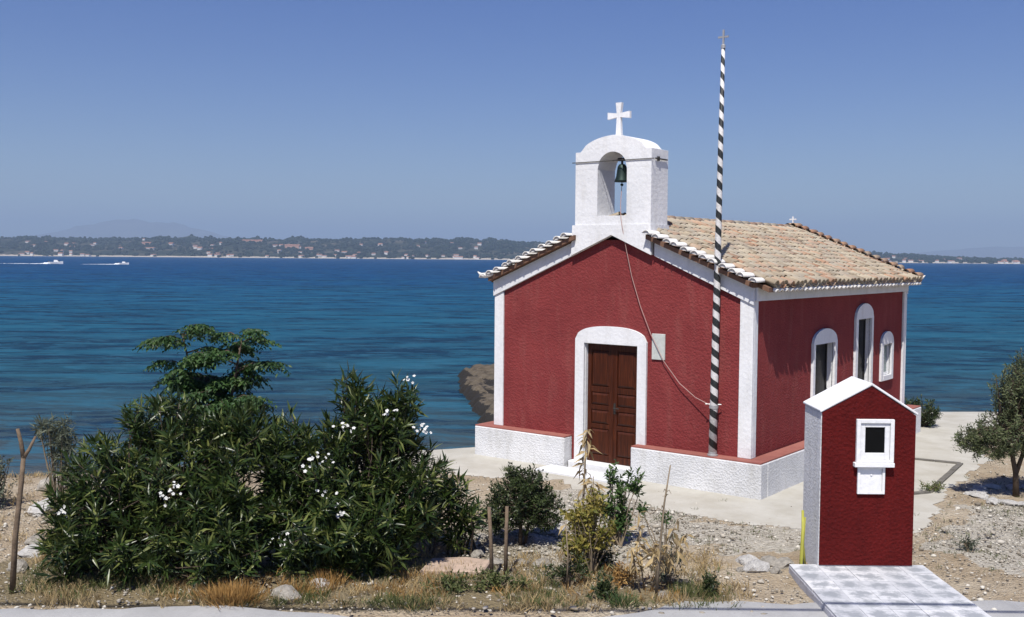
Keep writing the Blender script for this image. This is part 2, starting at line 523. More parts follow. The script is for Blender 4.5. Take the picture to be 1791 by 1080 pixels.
# ------------------------------------------------------------------ mesh helpers
class MB:
    def __init__(s):
        s.v, s.f = [], []

    def add(s, vs, fs):
        o = len(s.v)
        s.v += [tuple(x) for x in vs]
        s.f += [tuple(i + o for i in f) for f in fs]
        return s

    def box(s, x0, x1, y0, y1, z0, z1):
        return s.add([(x0, y0, z0), (x1, y0, z0), (x1, y1, z0), (x0, y1, z0), (x0, y0, z1), (x1, y0, z1), (x1, y1, z1), (x0, y1, z1)],
                     [(0, 3, 2, 1), (4, 5, 6, 7), (0, 1, 5, 4), (1, 2, 6, 5), (2, 3, 7, 6), (3, 0, 4, 7)])

    def prism(s, poly, a0, a1, axis='y'):
        """poly in (x,z) extruded along y, in (y,z) along x, in (x,y) along z"""
        n = len(poly)
        def P(q, a):
            return (q[0], a, q[1]) if axis == 'y' else ((a, q[0], q[1]) if axis == 'x' else (q[0], q[1], a))
        vs = [P(q, a0) for q in poly] + [P(q, a1) for q in poly]
        fs = [tuple(range(n)), tuple(range(2 * n - 1, n - 1, -1))]
        fs += [(i, n + i, n + (i + 1) % n, (i + 1) % n) for i in range(n)]
        return s.add(vs, fs)

    def strip(s, xs, lo, hi, a0, a1, axis='y'):
        """solid between lower curve lo(x) and upper curve hi(x), extruded"""
        n = len(xs)
        def P(x, z, a):
            return (x, a, z) if axis == 'y' else (a, x, z)
        vs = []
        for a in (a0, a1):
            vs += [P(x, l, a) for x, l in zip(xs, lo)] + [P(x, h, a) for x, h in zip(xs, hi)]
        fs = []
        for i in range(n - 1):
            fs.append((i, i + 1, n + i + 1, n + i))
            fs.append((2 * n + i, 3 * n + i, 3 * n + i + 1, 2 * n + i + 1))
            fs.append((n + i, n + i + 1, 3 * n + i + 1, 3 * n + i))
            fs.append((i, 2 * n + i, 2 * n + i + 1, i + 1))
        fs.append((0, n, 3 * n, 2 * n))
        fs.append((n - 1, 3 * n - 1, 4 * n - 1, 2 * n - 1))
        return s.add(vs, fs)

    def tube(s, pts, rad, n=6, cap=True):
        pts = [Vector(p) for p in pts]
        if isinstance(rad, (int, float)):
            rad = [rad] * len(pts)
        vs, fs = [], []
        prev = None
        for i, p in enumerate(pts):
            d = (pts[min(i + 1, len(pts) - 1)] - pts[max(i - 1, 0)]).normalized()
            a = prev if prev is not None else (Vector((1, 0, 0)) if abs(d.x) < 0.8 else Vector((0, 1, 0)))
            a = (a - d * a.dot(d)).normalized()
            prev = a
            b = d.cross(a)
            for k in range(n):
                t = 2 * PI * k / n
                vs.append(p + (a * math.cos(t) + b * math.sin(t)) * rad[i])
        for i in range(len(pts) - 1):
            for k in range(n):
                fs.append((i * n + k, i * n + (k + 1) % n, (i + 1) * n + (k + 1) % n, (i + 1) * n + k))
        if cap:
            fs.append(tuple(range(n - 1, -1, -1)))
            fs.append(tuple(range((len(pts) - 1) * n, len(pts) * n)))
        return s.add(vs, fs)

    def lathe(s, prof, n=16, c=(0, 0, 0)):
        vs, fs = [], []
        for r, z in prof:
            for k in range(n):
                t = 2 * PI * k / n
                vs.append((c[0] + r * math.cos(t), c[1] + r * math.sin(t), c[2] + z))
        for i in range(len(prof) - 1):
            for k in range(n):
                fs.append((i * n + k, i * n + (k + 1) % n, (i + 1) * n + (k + 1) % n, (i + 1) * n + k))
        fs.append(tuple(range(n - 1, -1, -1)))
        fs.append(tuple(range((len(prof) - 1) * n, len(prof) * n)))
        return s.add(vs, fs)

    def mesh(s, name, mat, smooth=False, fix=True):
        me = bpy.data.meshes.new(name)
        me.from_pydata(s.v, [], s.f)
        if fix:
            bm = bmesh.new()
            bm.from_mesh(me)
            bmesh.ops.recalc_face_normals(bm, faces=bm.faces)
            bm.to_mesh(me)
            bm.free()
        me.materials.append(mat)
        if smooth:
            me.polygons.foreach_set('use_smooth', [True] * len(me.polygons))
        me.update()
        return me

    def build(s, name, mat, parent=None, smooth=False, loc=None, rz=0.0, fix=True):
        return link(name, s.mesh(name, mat, smooth, fix), parent, loc, rz)


def link(name, me, parent=None, loc=None, rz=0.0):
    o = bpy.data.objects.new(name, me)
    COL.objects.link(o)
    if loc is not None:
        o.location = loc
    o.rotation_euler = (0, 0, rz)
    o.parent = parent
    return o


def tag(o, label=None, cat=None, group=None, kind=None):
    if label:
        o['label'] = label
    if cat:
        o['category'] = cat
    if group:
        o['group'] = group
    if kind:
        o['kind'] = kind
    return o


def thing(name, label, cat, loc=(0, 0, 0), rz=0.0, group=None):
    return tag(link(name, None, None, loc, rz), label, cat, group)


def bevel(o, w=0.006, seg=1):
    md = o.modifiers.new('bevel', 'BEVEL')
    md.width = w
    md.segments = seg
    md.limit_method = 'ANGLE'
    md.angle_limit = math.radians(40)
    return o


def np_mesh(name, V, F, mat, smooth=False):
    """V (n,3) float, F (m,k) int with one face size"""
    V = np.asarray(V, np.float32)
    F = np.asarray(F, np.int32)
    me = bpy.data.meshes.new(name)
    me.vertices.add(len(V))
    me.vertices.foreach_set('co', V.ravel())
    k = F.shape[1]
    me.loops.add(F.size)
    me.loops.foreach_set('vertex_index', F.ravel())
    me.polygons.add(len(F))
    me.polygons.foreach_set('loop_start', np.arange(0, F.size, k, dtype=np.int32))
    me.polygons.foreach_set('loop_total', np.full(len(F), k, np.int32))
    if smooth:
        me.polygons.foreach_set('use_smooth', np.ones(len(F), bool))
    me.update(calc_edges=True)
    me.materials.append(mat)
    return me


def nrm(a):
    return a / np.maximum(np.linalg.norm(a, axis=-1, keepdims=True), 1e-9)


def leaf_mesh(name, P, D, Nn, Ln, Wd, mat, fold=0.18, droop=0.18):
    P, D, Nn = np.asarray(P, float), nrm(np.asarray(D, float)), np.asarray(Nn, float)
    n = len(P)
    side = nrm(np.cross(D, Nn))
    Nn = nrm(np.cross(side, D))
    Ln = np.broadcast_to(np.asarray(Ln, float), (n,))[:, None]
    Wd = np.broadcast_to(np.asarray(Wd, float), (n,))[:, None]
    mid = P + D * Ln * 0.45
    b0 = P
    le = mid + side * Wd * 0.5 + Nn * Wd * fold
    ri = mid - side * Wd * 0.5 + Nn * Wd * fold
    tip = P + D * Ln - Nn * Ln * droop
    V = np.stack([b0, le, mid, ri, tip], 1).reshape(-1, 3)
    o = (np.arange(n) * 5)[:, None]
    F = np.concatenate([o + np.array([[0, 2, 1]]), o + np.array([[2, 4, 1]]), o + np.array([[0, 3, 2]]), o + np.array([[3, 4, 2]])], 0)
    return np_mesh(name, V, F, mat)


def rand_dirs(n, rs):
    return nrm(rs.normal(size=(n, 3)))


def shoots_in_lumps(lumps, m, rs, shell=(0.62, 1.0), upw=0.6, jit=0.4, zmin=0.05, cover=0.62):
    """tips of shoots spread over a lumpy volume; lumps = (x,y,z,rx,ry,rz)"""
    lp = np.array(lumps, float)
    w = (lp[:, 3] * lp[:, 5] + lp[:, 4] * lp[:, 5] + lp[:, 3] * lp[:, 4])
    w /= w.sum()
    tips, dirs = [], []
    while len(tips) < m:
        k = rs.choice(len(lp), p=w)
        d = nrm(rs.normal(size=3))
        r = rs.uniform(*shell)
        q = lp[k, :3] + d * lp[k, 3:] * r
        if q[2] < zmin:
            continue
        e = np.sqrt((((q - lp[:, :3]) / lp[:, 3:]) ** 2).sum(1))
        e[k] = 9
        if e.min() < cover and rs.rand() < 0.85:
            continue
        tips.append(q)
        o = nrm(d / lp[k, 3:])
        dirs.append(nrm(o * 0.7 + np.array([0, 0, upw]) + rs.normal(size=3) * jit))
    return np.array(tips), np.array(dirs)


def whorl_leaves(tips, dirs, k, slen, rs, a0=25, a1=85):
    """k leaves round the end of every shoot"""
    m = len(tips)
    P, D, Nn = [], [], []
    ref = np.where(np.abs(dirs[:, 2:3]) < 0.9, np.array([[0, 0, 1.0]]), np.array([[1.0, 0, 0]]))
    a = nrm(np.cross(dirs, ref))
    b = np.cross(dirs, a)
    ph0 = rs.uniform(0, 2 * PI, m)
    for j in range(k):
        t = j / max(1, k - 1)
        ang = np.radians(a0 + (a1 - a0) * t + rs.normal(size=m) * 9)[:, None]
        ph = (ph0 + j * 2.399 + rs.normal(size=m) * 0.2)[:, None]
        rad = a * np.cos(ph) + b * np.sin(ph)
        D.append(dirs * np.cos(ang) + rad * np.sin(ang))
        Nn.append(dirs * np.sin(ang) - rad * np.cos(ang) + rs.normal(size=(m, 3)) * 0.15)
        P.append(tips - dirs * slen * t)
    return np.concatenate(P), np.concatenate(D), np.concatenate(Nn)


def icos():
    bm = bmesh.new()
    bmesh.ops.create_icosphere(bm, subdivisions=1, radius=1.0)
    V = np.array([v.co[:] for v in bm.verts])
    F = np.array([[v.index for v in f.verts] for f in bm.faces])
    bm.free()
    return V, F


IV, IF = icos()


def blobs(name, C, R, mat, rs, jit=0.25, smooth=False):
    """many small lumps of rock or foliage joined into one mesh"""
    n = len(C)
    k = len(IV)
    V = IV[None] * (1 + rs.uniform(-jit, jit, (n, k, 1)))
    ang = rs.uniform(0, 2 * PI, n)
    c, s = np.cos(ang)[:, None], np.sin(ang)[:, None]
    V = V * np.asarray(R, float)[:, None, :]
    X = V[:, :, 0] * c - V[:, :, 1] * s
    Y = V[:, :, 0] * s + V[:, :, 1] * c
    V = np.stack([X, Y, V[:, :, 2]], 2) + np.asarray(C, float)[:, None, :]
    F = (IF[None] + (np.arange(n) * k)[:, None, None]).reshape(-1, 3)
    return np_mesh(name, V.reshape(-1, 3), F, mat, smooth)


def rock_mesh(name, rs, mat, sub=2, flat=0.6, amp=0.28):
    bm = bmesh.new()
    bmesh.ops.create_icosphere(bm, subdivisions=sub, radius=1.0)
    off = Vector(rs.uniform(-50, 50, 3))
    for v in bm.verts:
        d = v.co.normalized()
        k = 1 + amp * noise.noise(d * 1.3 + off) * 1.6 + 0.12 * noise.noise(d * 4 + off)
        q = d * k
        q.x *= 1.1
        # a few chopped facets
        for ax in (Vector((0.6, 0.3, 0.74)), Vector((-0.7, 0.5, 0.5)), Vector((0.1, -0.8, 0.6))):
            t = q.dot(ax.normalized())
            if t > 0.72:
                q -= ax.normalized() * (t - 0.72) * 0.8
        q.z *= flat
        v.co = q
    me = bpy.data.meshes.new(name)
    bm.to_mesh(me)
    bm.free()
    me.materials.append(mat)
    return me


# ================================================================== SETTING
def in_poly(u, v, poly):
    inside = np.zeros(u.shape, bool)
    n = len(poly)
    for i in range(n):
        x0, y0 = poly[i]
        x1, y1 = poly[(i + 1) % n]
        c = ((y0 > v) != (y1 > v)) & (u < (x1 - x0) * (v - y0) / (y1 - y0 + 1e-12) + x0)
        inside ^= c
    return inside


CEM = [(-1.6, 18.6), (-0.88, 16.9), (-0.22, 16.68), (0.85, 16.38), (0.95, 15.81), (1.86, 15.23), (2.12, 14.6), (2.83, 14.04),
       (3.96, 13.56), (4.6, 13.2), (5.55, 13.6), (7.03, 16.18), (8.7, 18.5), (9.41, 21.05), (11.2, 22.4), (13.5, 24.4), (14, 27.5), (9.0, 27.6), (4.0, 27.5), (0.0, 22.5), (-2.6, 21.5)]
GRV = [(0.95, 15.9), (1.86, 15.3), (2.12, 14.6), (2.83, 14.04), (3.96, 13.6), (3.9, 12.4), (2.9, 12.5), (1.86, 12.6), (0.9, 11.7), (-0.5, 11.5), (-0.6, 13.6), (0.4, 14.2), (0.2, 15.2)]
GRV2 = [(5.2, 12.9), (5.9, 11.7), (7.5, 13.0), (9.5, 14.5), (9.5, 15.6), (7.0, 15.0)]
GRV3 = [(-12, 17.5), (-1.0, 17.0), (-1.0, 26), (-12, 24)]


def in_poly1(u, v, poly):
    inside = False
    x0, y0 = poly[-1]
    for x1, y1 in poly:
        if (y0 > v) != (y1 > v) and u < (x1 - x0) * (v - y0) / (y1 - y0) + x0:
            inside = not inside
        x0, y0 = x1, y1
    return inside


def axis_pts(segs):
    out = []
    for a, b, st in segs:
        n = max(1, int(round((b - a) / st)))
        out += list(np.linspace(a, b, n, endpoint=False))
    out.append(segs[-1][1])
    return np.array(out)


def make_ground():
    us = axis_pts([(-90, -20, 5.0), (-20, -9, 0.6), (-9, 10.5, 0.1), (10.5, 22, 0.6), (22, 90, 5.0)])
    vs = axis_pts([(-70, -10, 6.0), (-10, 9, 1.0), (9, 17, 0.09), (17, 27, 0.14), (27, 40, 0.6), (40, 60, 5.0)])
    U, V = np.meshgrid(us, vs)
    H = ground_h(U, V)
    nx, ny = len(us), len(vs)
    W = np.zeros(U.shape)
    J1 = np.zeros(U.shape)
    J2 = np.zeros(U.shape)
    fine = (U > -9.5) & (U < 11) & (V > 8.8) & (V < 28)
    for i, j in zip(*np.nonzero(fine)):
        q = Vector((U[i, j], V[i, j], 0))
        W[i, j] = noise.noise(q * 0.7) * 0.05 + noise.noise(q * 2.3) * 0.022 + noise.noise(q * 7.0) * 0.009
        J1[i, j] = noise.noise(q * 1.7 + Vector((9, 0, 0)))
        J2[i, j] = noise.noise(q * 1.7 + Vector((0, 9, 0)))
    cz = in_poly(U + J1 * 0.10, V + J2 * 0.22, CEM)
    gz = in_poly(U + J1 * 0.5, V + J2 * 0.5, GRV) | in_poly(U + J1 * 0.5, V + J2 * 0.5, GRV2) | in_poly(U, V, GRV3)
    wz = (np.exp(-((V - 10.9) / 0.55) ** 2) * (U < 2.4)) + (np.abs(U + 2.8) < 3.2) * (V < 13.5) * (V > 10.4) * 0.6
    H = H + np.where(cz, W * 0.12, W * 0.8 - 0.012)
    H = np.where(V < 10.5, H - 0.04 * np.clip((10.5 - V) / 0.2, 0, 1), H)
    P = np.stack([CAM.x + U * RH.x + V * FH.x, CAM.y + U * RH.y + V * FH.y, H], 2).reshape(-1, 3)
    i = np.arange(nx * ny).reshape(ny, nx)
    F = np.stack([i[:-1, :-1], i[:-1, 1:], i[1:, 1:], i[1:, :-1]], 2).reshape(-1, 4)
    me = np_mesh('ground', P, F, M_GROUND, True)
    at = me.color_attributes.new('zone', 'FLOAT_COLOR', 'POINT')
    c = np.zeros((nx * ny, 4), np.float32)
    c[:, 0] = cz.ravel()
    c[:, 1] = gz.ravel()
    c[:, 2] = np.clip(wz, 0, 1).ravel()
    c[:, 3] = 1
    at.data.foreach_set('color', c.ravel())
    tag(link('ground', me), kind='structure')


make_ground()


def make_road():
    us = axis_pts([(-60, -6.5, 1.0), (-6.5, 6.5, 0.07), (6.5, 60, 1.0)])
    edge = np.interp(us, [-60, -5.1, -3.2, -2.4, -1.9, -0.6, 1.2, 1.8, 3.0, 5.4, 60], [10.2, 10.18, 10.36, 10.3, 10.12, 9.9, 10.2, 10.6, 10.6, 10.72, 10.8])
    edge = edge + np.array([noise.noise(Vector((u * 1.9, 3, 0))) * 0.10 + noise.noise(Vector((u * 7, 8, 0))) * 0.03 for u in us])
    V, F = [], []
    for u, e in zip(us, edge):
        for v, z in ((5.0, 0.012), (9.5, 0.012), (e - 0.05, 0.012), (e, -0.03)):
            V.append(S(u, v, z)[:])
    n = len(us)
    for i in range(n - 1):
        for k in range(3):
            F.append((i * 4 + k, (i + 1) * 4 + k, (i + 1) * 4 + k + 1, i * 4 + k + 1))
    tag(link('road', np_mesh('road', V, F, M_ROAD)), kind='structure')


make_road()


def make_sea():
    # polar sheet about a point on the beach, rings growing to the horizon
    rr = np.concatenate([np.linspace(0, 120, 61), np.geomspace(125, 24000, 60)])
    th = np.radians(np.linspace(-180, 180, 181))
    V, A = [], []
    for r in rr:
        for t in th:
            u, v = r * math.sin(t), 22 + r * math.cos(t)
            V.append((CAM.x + u * RH.x + v * FH.x, CAM.y + u * RH.y + v * FH.y, SEA))
            dist = max(0.0, -shore_s(u, v))
            A.append(math.log1p(dist / 6.0) / math.log1p(420 / 6.0))
    n = len(th)
    i = np.arange(len(rr) * n).reshape(len(rr), n)
    F = np.stack([i[:-1, :-1], i[1:, :-1], i[1:, 1:], i[:-1, 1:]], 2).reshape(-1, 4)
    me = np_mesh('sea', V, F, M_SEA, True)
    at = me.attributes.new('depth', 'FLOAT', 'POINT')
    at.data.foreach_set('value', np.clip(np.array(A, np.float32), 0, 1))
    tag(link('sea', me), kind='structure')


make_sea()


# ------------------------------------------------------------------ far shore
def far_prof(az):
    """crest height of the far shore, by bearing in degrees from the site's v axis"""
    base = np.interp(az, [-60, -27, -24, -20, -16, -11, -6, -3, 0, 3, 8, 14, 18.6, 20, 22, 24, 26.5, 40, 60],
                     [50, 54, 56, 57, 60, 59, 60, 62, 57, 50, 40, 34, 27, 26, 22, 14, 11, 9, 9])
    return base


def make_far():
    az = np.linspace(-46, 46, 461)
    ds = np.array([0, 25, 80, 160, 300, 450, 620, 800, 1000, 1300])
    fr = np.array([0, 0.05, 0.16, 0.32, 0.52, 0.70, 0.85, 0.96, 1.0, 0.4])
    V = []
    for d, f in zip(ds, fr):
        for a in az:
            nz = noise.noise(Vector((a * 0.55, d * 0.004, 1.0))) * 0.16 + noise.noise(Vector((a * 2.1, d * 0.008, 4.0))) * 0.09
            h = far_prof(a) * (1 + d / 3300.0) * f * (1 + nz * (0.4 + f)) - (1.6 if d == 0 else 0)
            D = 3250 + d + 90 * noise.noise(Vector((a * 0.3, 7, 0)))
            t = math.radians(a)
            V.append(S(D * math.tan(t), D, SEA + max(h, -1.6))[:])
    n = len(az)
    i = np.arange(len(ds) * n).reshape(len(ds), n)
    F = np.stack([i[:-1, :-1], i[:-1, 1:], i[1:, 1:], i[1:, :-1]], 2).reshape(-1, 4)
    tag(link('far_hills', np_mesh('far_hills', V, F, M_HILL, True)), kind='structure')
    return np.array(V).reshape(len(ds), n, 3), az, ds


FARV, FAZ, FDS = make_far()


def far_point(a, d):
    j = int(np.clip(np.searchsorted(FAZ, a) - 1, 0, len(FAZ) - 2))
    i = int(np.clip(np.searchsorted(FDS, d) - 1, 0, len(FDS) - 2))
    ta = (a - FAZ[j]) / (FAZ[j + 1] - FAZ[j])
    td = (d - FDS[i]) / (FDS[i + 1] - FDS[i])
    q = (FARV[i, j] * (1 - ta) + FARV[i, j + 1] * ta) * (1 - td) + (FARV[i + 1, j] * (1 - ta) + FARV[i + 1, j + 1] * ta) * td
    return q


def make_far_trees():
    C, R = [], []
    rs = np.random.RandomState(5)
    while len(C) < 6000:
        a = rs.uniform(-30, 30)
        d = rs.uniform(12, 1000)
        if noise.noise(Vector((a * 1.2, d * 0.006, 0))) < -0.12 and rs.rand() < 0.8:
            continue
        q = far_point(a, d)
        r = rs.uniform(3.5, 8.5)
        C.append(q + np.array([0, 0, r * 0.35]))
        R.append((r, r, r * rs.uniform(0.6, 0.95)))
    tag(link('far_woodland', blobs('far_woodland', C, R, M_FARTREE, rs)), 'dark scrubby trees covering the far shore hills across the water', 'woodland', kind='stuff')


make_far_trees()


def far_house_meshes(wall, roof):
    w = MB().box(-6, 6, -4, 4, -6, 6).mesh('wall', wall)
    rf = MB().prism([(-4.6, 6.02), (4.6, 6.02), (0, 8.6)], -6.5, 6.5, 'x').mesh('roof', roof)
    return w, rf


HW = far_house_meshes(M_HWHITE, M_HROOF)
HP = far_house_meshes(M_HPINK, M_HROOF)


def far_house(a, d, sx, sz, kind, label, group, rz=None):
    q = far_point(a, d)
    o = thing('far_house', label, 'house', tuple(q), SROT + (random.uniform(-0.5, 0.5) if rz is None else rz), group)
    o.scale = (sx, sx if sx < 1.6 else 1.5, sz)
    for nm, me in zip(('wall', 'roof'), HW if kind == 'w' else HP):
        link(nm, me, o)
    return o


rs = np.random.RandomState(21)
for k in range(104):
    if k < 80:
        a = rs.uniform(-26.3, -1.3)
    else:
        a = rs.uniform(19.0, 26.3)
    far_house(a, rs.choice([18, 30, 60, 120, 200, 330, 480]) * rs.uniform(0.8, 1.2), rs.uniform(0.7, 1.5), rs.uniform(0.6, 1.15), 'w',
              'tiny white house on the far shore across the water', 'white houses along the far shore')
far_house(-14.2, 520, 5.6, 1.3, 'p', 'long terracotta building highest on the far hillside', None, 0.05)
far_house(-12.1, 330, 4.2, 1.5, 'p', 'terracotta apartment block stepping down the far hillside', None, -0.05)
far_house(-11.2, 260, 2.2, 1.2, 'p', 'small terracotta block below the larger far hillside buildings', None, 0.1)
far_house(-19.6, 420, 2.6, 1.0, 'p', 'lone low terracotta house left on the far hillside', None, 0.0)
far_house(-3.0, 18, 2.2, 1.0, 'w', 'long white waterfront building on the far shore', None, 0.0)


def make_mountain(name, az0, az1, dist, prof, seed):
    az = np.linspace(az0, az1, 90)
    ds = np.linspace(-1500, 1500, 15)
    V = []
    for d in ds:
        e = 1 - abs(d) / 1500
        for a in az:
            h = np.interp(a, prof[0], prof[1]) * e ** 0.8
            h *= 1 + 0.12 * noise.noise(Vector((a * 0.7, d * 0.0012, seed))) + 0.05 * noise.noise(Vector((a * 2.5, d * 0.004, seed)))
            t = math.radians(a)
            V.append(S((dist + d) * math.tan(t), dist + d, SEA - 3 + h)[:])
    n = len(az)
    i = np.arange(len(ds) * n).reshape(len(ds), n)
    F = np.stack([i[:-1, :-1], i[:-1, 1:], i[1:, 1:], i[1:, :-1]], 2).reshape(-1, 4)
    tag(link(name, np_mesh(name, V, F, M_MOUNT, True)), kind='structure')


make_mountain('far_mountain', -34, -9, 17000, ([-34, -28, -25, -23, -21.5, -20, -18.5, -17, -15.5, -13, -9], [220, 250, 300, 480, 580, 600, 560, 450, 330, 220, 60]), 2.0)
make_mountain('far_mountain', 14, 34, 17000, ([14, 18, 21.5, 24, 26.5, 30, 34], [60, 100, 150, 240, 270, 290, 120]), 6.0)


# ------------------------------------------------------------------ boats
def boat(u, v, sc, label, wlen, wlabel):
    o = thing('motorboat', label, 'boat', tuple(S(u, v, SEA)), SROT + 0.02)
    o.scale = (sc, sc, sc)
    h = MB()
    sec = [(-3.0, 1.05, 0.85), (-1.5, 1.15, 0.9), (0.5, 1.1, 0.95), (2.0, 0.75, 1.08), (3.2, 0.06, 1.25)]
    vs, fs = [], []
    for x, w, t in sec:
        vs += [(x, -w, t), (x, -w * 0.75, 0.05), (x, 0, -0.25), (x, w * 0.75, 0.05), (x, w, t)]
    for i in range(len(sec) - 1):
        for k in range(4):
            fs.append((i * 5 + k, i * 5 + k + 1, (i + 1) * 5 + k + 1, (i + 1) * 5 + k))
        fs.append((i * 5 + 4, i * 5, (i + 1) * 5, (i + 1) * 5 + 4))
    fs.append((0, 1, 2, 3, 4))
    h.add(vs, fs)
    h.build('hull', M_BOAT, o)
    MB().prism([(-0.6, 0.9), (1.6, 0.95), (0.9, 1.7), (-0.5, 1.75)], -0.7, 0.7, 'y').build('cabin', M_BOAT, o)
    MB().prism([(1.62, 1.0), (1.66, 1.0), (0.98, 1.66), (0.94, 1.66)], -0.6, 0.6, 'y').build('windscreen', M_GLASS, o)
    MB().box(-3.4, -3.02, -0.25, 0.25, 0.1, 1.3).build('outboard_motor', M_IRON, o)
    rs = np.random.RandomState(int(abs(u)))
    n = int(wlen * 9)
    t = rs.uniform(0, 1, n) ** 1.5
    x = -2.5 - t * wlen
    y = rs.normal(size=n) * (0.8 + 2.2 * t)
    r = rs.uniform(0.25, 0.7, n) * (1.25 - t)
    C = [S(u + a * sc, v + b * sc, SEA + 0.03)[:] for a, b in zip(x, y)]
    near = (t < 0.12)
    R = np.stack([r * 1.6, r, np.where(near, r * 0.9, r * 0.25)], 1)
    tag(link('wake_foam', blobs('wake_foam', C, R, M_FOAM, rs)), wlabel, 'wake', kind='stuff')


boat(-230, 517, 1.15, 'white motorboat with the longer wake, farther left on the sea', 24, 'long white wake behind the left motorboat')
boat(-194, 512, 0.85, 'smaller white motorboat farther right on the sea', 22, 'thin white wake behind the right motorboat')


# ------------------------------------------------------------------ rock jetty
def make_jetty():
    us = np.linspace(0, 1, 40)
    vs = np.linspace(25.0, 41.0, 110)
    V = []
    nu, nv = len(us), len(vs)
    for v in vs:
        left = np.interp(v, [25, 26.4, 30.1, 35, 39.7, 41], [-0.2, -0.45, -0.95, -1.65, -2.0, -1.4])
        left += 0.22 * noise.noise(Vector((v * 0.9, 0, 3))) + 0.1 * noise.noise(Vector((v * 3.1, 0, 3)))
        right = left + np.interp(v, [25, 34, 41], [4.6, 5.6, 4.4])
        for s in us:
            u = left - 0.25 + (right + 0.5 - left) * s
            dl = min((s) * (right - left), (1 - s) * (right - left), (41.0 - v) * 0.8)
            top = SEA + 0.34 + 0.16 * noise.noise(Vector((u * 0.8, v * 0.8, 1))) + 0.09 * noise.noise(Vector((u * 3, v * 3, 1))) + 0.07 * noise.noise(Vector((u * 7, v * 7, 1))) + 0.12 * (((u * 0.9 + v * 0.35) * 1.3) % 1.0 - 0.5)
            t = np.clip(dl / 0.45, 0, 1)
            V.append(S(u, v, SEA - 0.6 + (top - SEA + 0.6) * (t ** 0.45))[:])
    i = np.arange(nu * nv).reshape(nv, nu)
    F = np.stack([i[:-1, :-1], i[:-1, 1:], i[1:, 1:], i[1:, :-1]], 2).reshape(-1, 4)
    m, nt, b = new_mat('jetty_rock')
    p = wpos(nt)
    n2 = noise_tex(nt, p, 3.5, 8, 0.7)
    col = ramp(nt, n2, [(0.3, (0.055, 0.042, 0.028)), (0.55, (0.14, 0.112, 0.075)), (0.75, (0.23, 0.19, 0.135))])
    sp = nt.nodes.new('ShaderNodeSeparateXYZ')
    L(nt, p, sp.inputs[0])
    wet = math_n(nt, 'LESS_THAN', math_n(nt, 'ADD', sp.outputs[2], math_n(nt, 'MULTIPLY', n2, 0.25)), SEA + 0.42)
    L(nt, mix(nt, wet, col, (0.022, 0.018, 0.013)), b.inputs['Base Color'])
    b.inputs['Roughness'].default_value = 0.9
    bump(nt, b, noise_tex(nt, p, 9, 7, 0.7), 0.9, 0.12)
    tag(link('rock_jetty', np_mesh('rock_jetty', V, F, m, True)), 'flat brown rock shelf jutting into the sea left of the church', 'rock shelf')


make_jetty()

#@@PART2
# ================================================================== CHURCH
W, LEN = 5.0, 7.45
TS = 0.40                     # roof slope
ZR = 4.265                    # ridge of the roof deck
church = thing('church', 'small red chapel with white trim, bell gable and tiled roof by the sea', 'church')


def deck(x):
    return ZR - TS * abs(x - 2.5)


def gab(x):                   # lower edge of the white rake
    return 3.98 - 0.426 * abs(x - 2.5)


# walls, each with its openings
fwall = MB()
fwall.prism([(0.02, -0.25), (1.95, -0.25), (1.95, deck(1.95) - 0.08), (0.02, deck(0.02) - 0.08)], 0.0, 0.3)
fwall.prism([(3.0, -0.25), (4.98, -0.25), (4.98, deck(4.98) - 0.08), (3.0, deck(3.0) - 0.08)], 0.0, 0.3)
fwall.prism([(1.95, 2.16), (3.0, 2.16), (3.0, deck(3.0) - 0.08), (2.5, ZR - 0.08), (1.95, deck(1.95) - 0.08)], 0.0, 0.3)
fwall.build('wall', M_RED, church)

WIN = [  # y0, y1 outer, opening y0, y1, z0, z1, crown, recess
    (2.40, 3.51, 2.49, 3.40, 0.98, 2.14, 2.40, 0.11),
    (4.46, 5.42, 4.58, 5.32, 0.86, 2.49, 2.78, 0.09),
    (5.94, 6.67, 6.06, 6.56, 1.30, 1.93, 2.18, 0.05),
]
swall = MB()
y = 0.3
ZT = deck(5.0) - 0.08
for (a0, a1, o0, o1, z0, z1, cr, rc) in WIN:
    swall.box(4.7, 4.98, y, o0, -0.25, ZT)
    swall.box(4.7, 4.98, o0, o1, -0.25, z0)
    swall.box(4.7, 4.98, o0, o1, z1, ZT)
    y = o1
swall.box(4.7, 4.98, y, LEN - 0.3, -0.25, ZT)
swall.build('wall', M_RED, church)
MB().box(0.02, 0.3, 0.3, LEN - 0.3, -0.25, deck(0.0) - 0.08).build('wall', M_RED, church)
MB().prism([(0.02, -0.25), (4.98, -0.25), (4.98, deck(4.98) - 0.08), (2.5, ZR - 0.08), (0.02, deck(0.02) - 0.08)], LEN - 0.3, LEN - 0.01).build('wall', M_RED, church)
MB().box(0.3, 4.7, 0.3, LEN - 0.3, -0.1, 0.1).build('interior_floor', M_SLAB, church)

# corner pilasters
for x0, x1, sx0, sx1, wl in ((-0.02, 0.185, -0.02, 0.0, 0.15), (4.80, 5.02, 5.0, 5.02, 0.15)):
    for fr in (True, False):
        p = MB()
        if fr:
            p.box(x0, x1, -0.03, 0.02, 0.545, gab(x1 if x1 < 2 else x0) - 0.005)
            p.box(sx0 if x0 < 2 else 4.97, sx1 + (0.03 if x0 < 2 else 0), 0.02, wl, 0.545, 2.99)
        else:
            p.box(x0, x1, LEN - 0.02, LEN + 0.03, 0.545, gab(x1 if x1 < 2 else x0) - 0.005)
            p.box(sx0 if x0 < 2 else 4.97, sx1 + (0.03 if x0 < 2 else 0), LEN - wl, LEN - 0.02, 0.545, 2.99)
        bevel(p.build('corner_pilaster', M_WHITE, church))

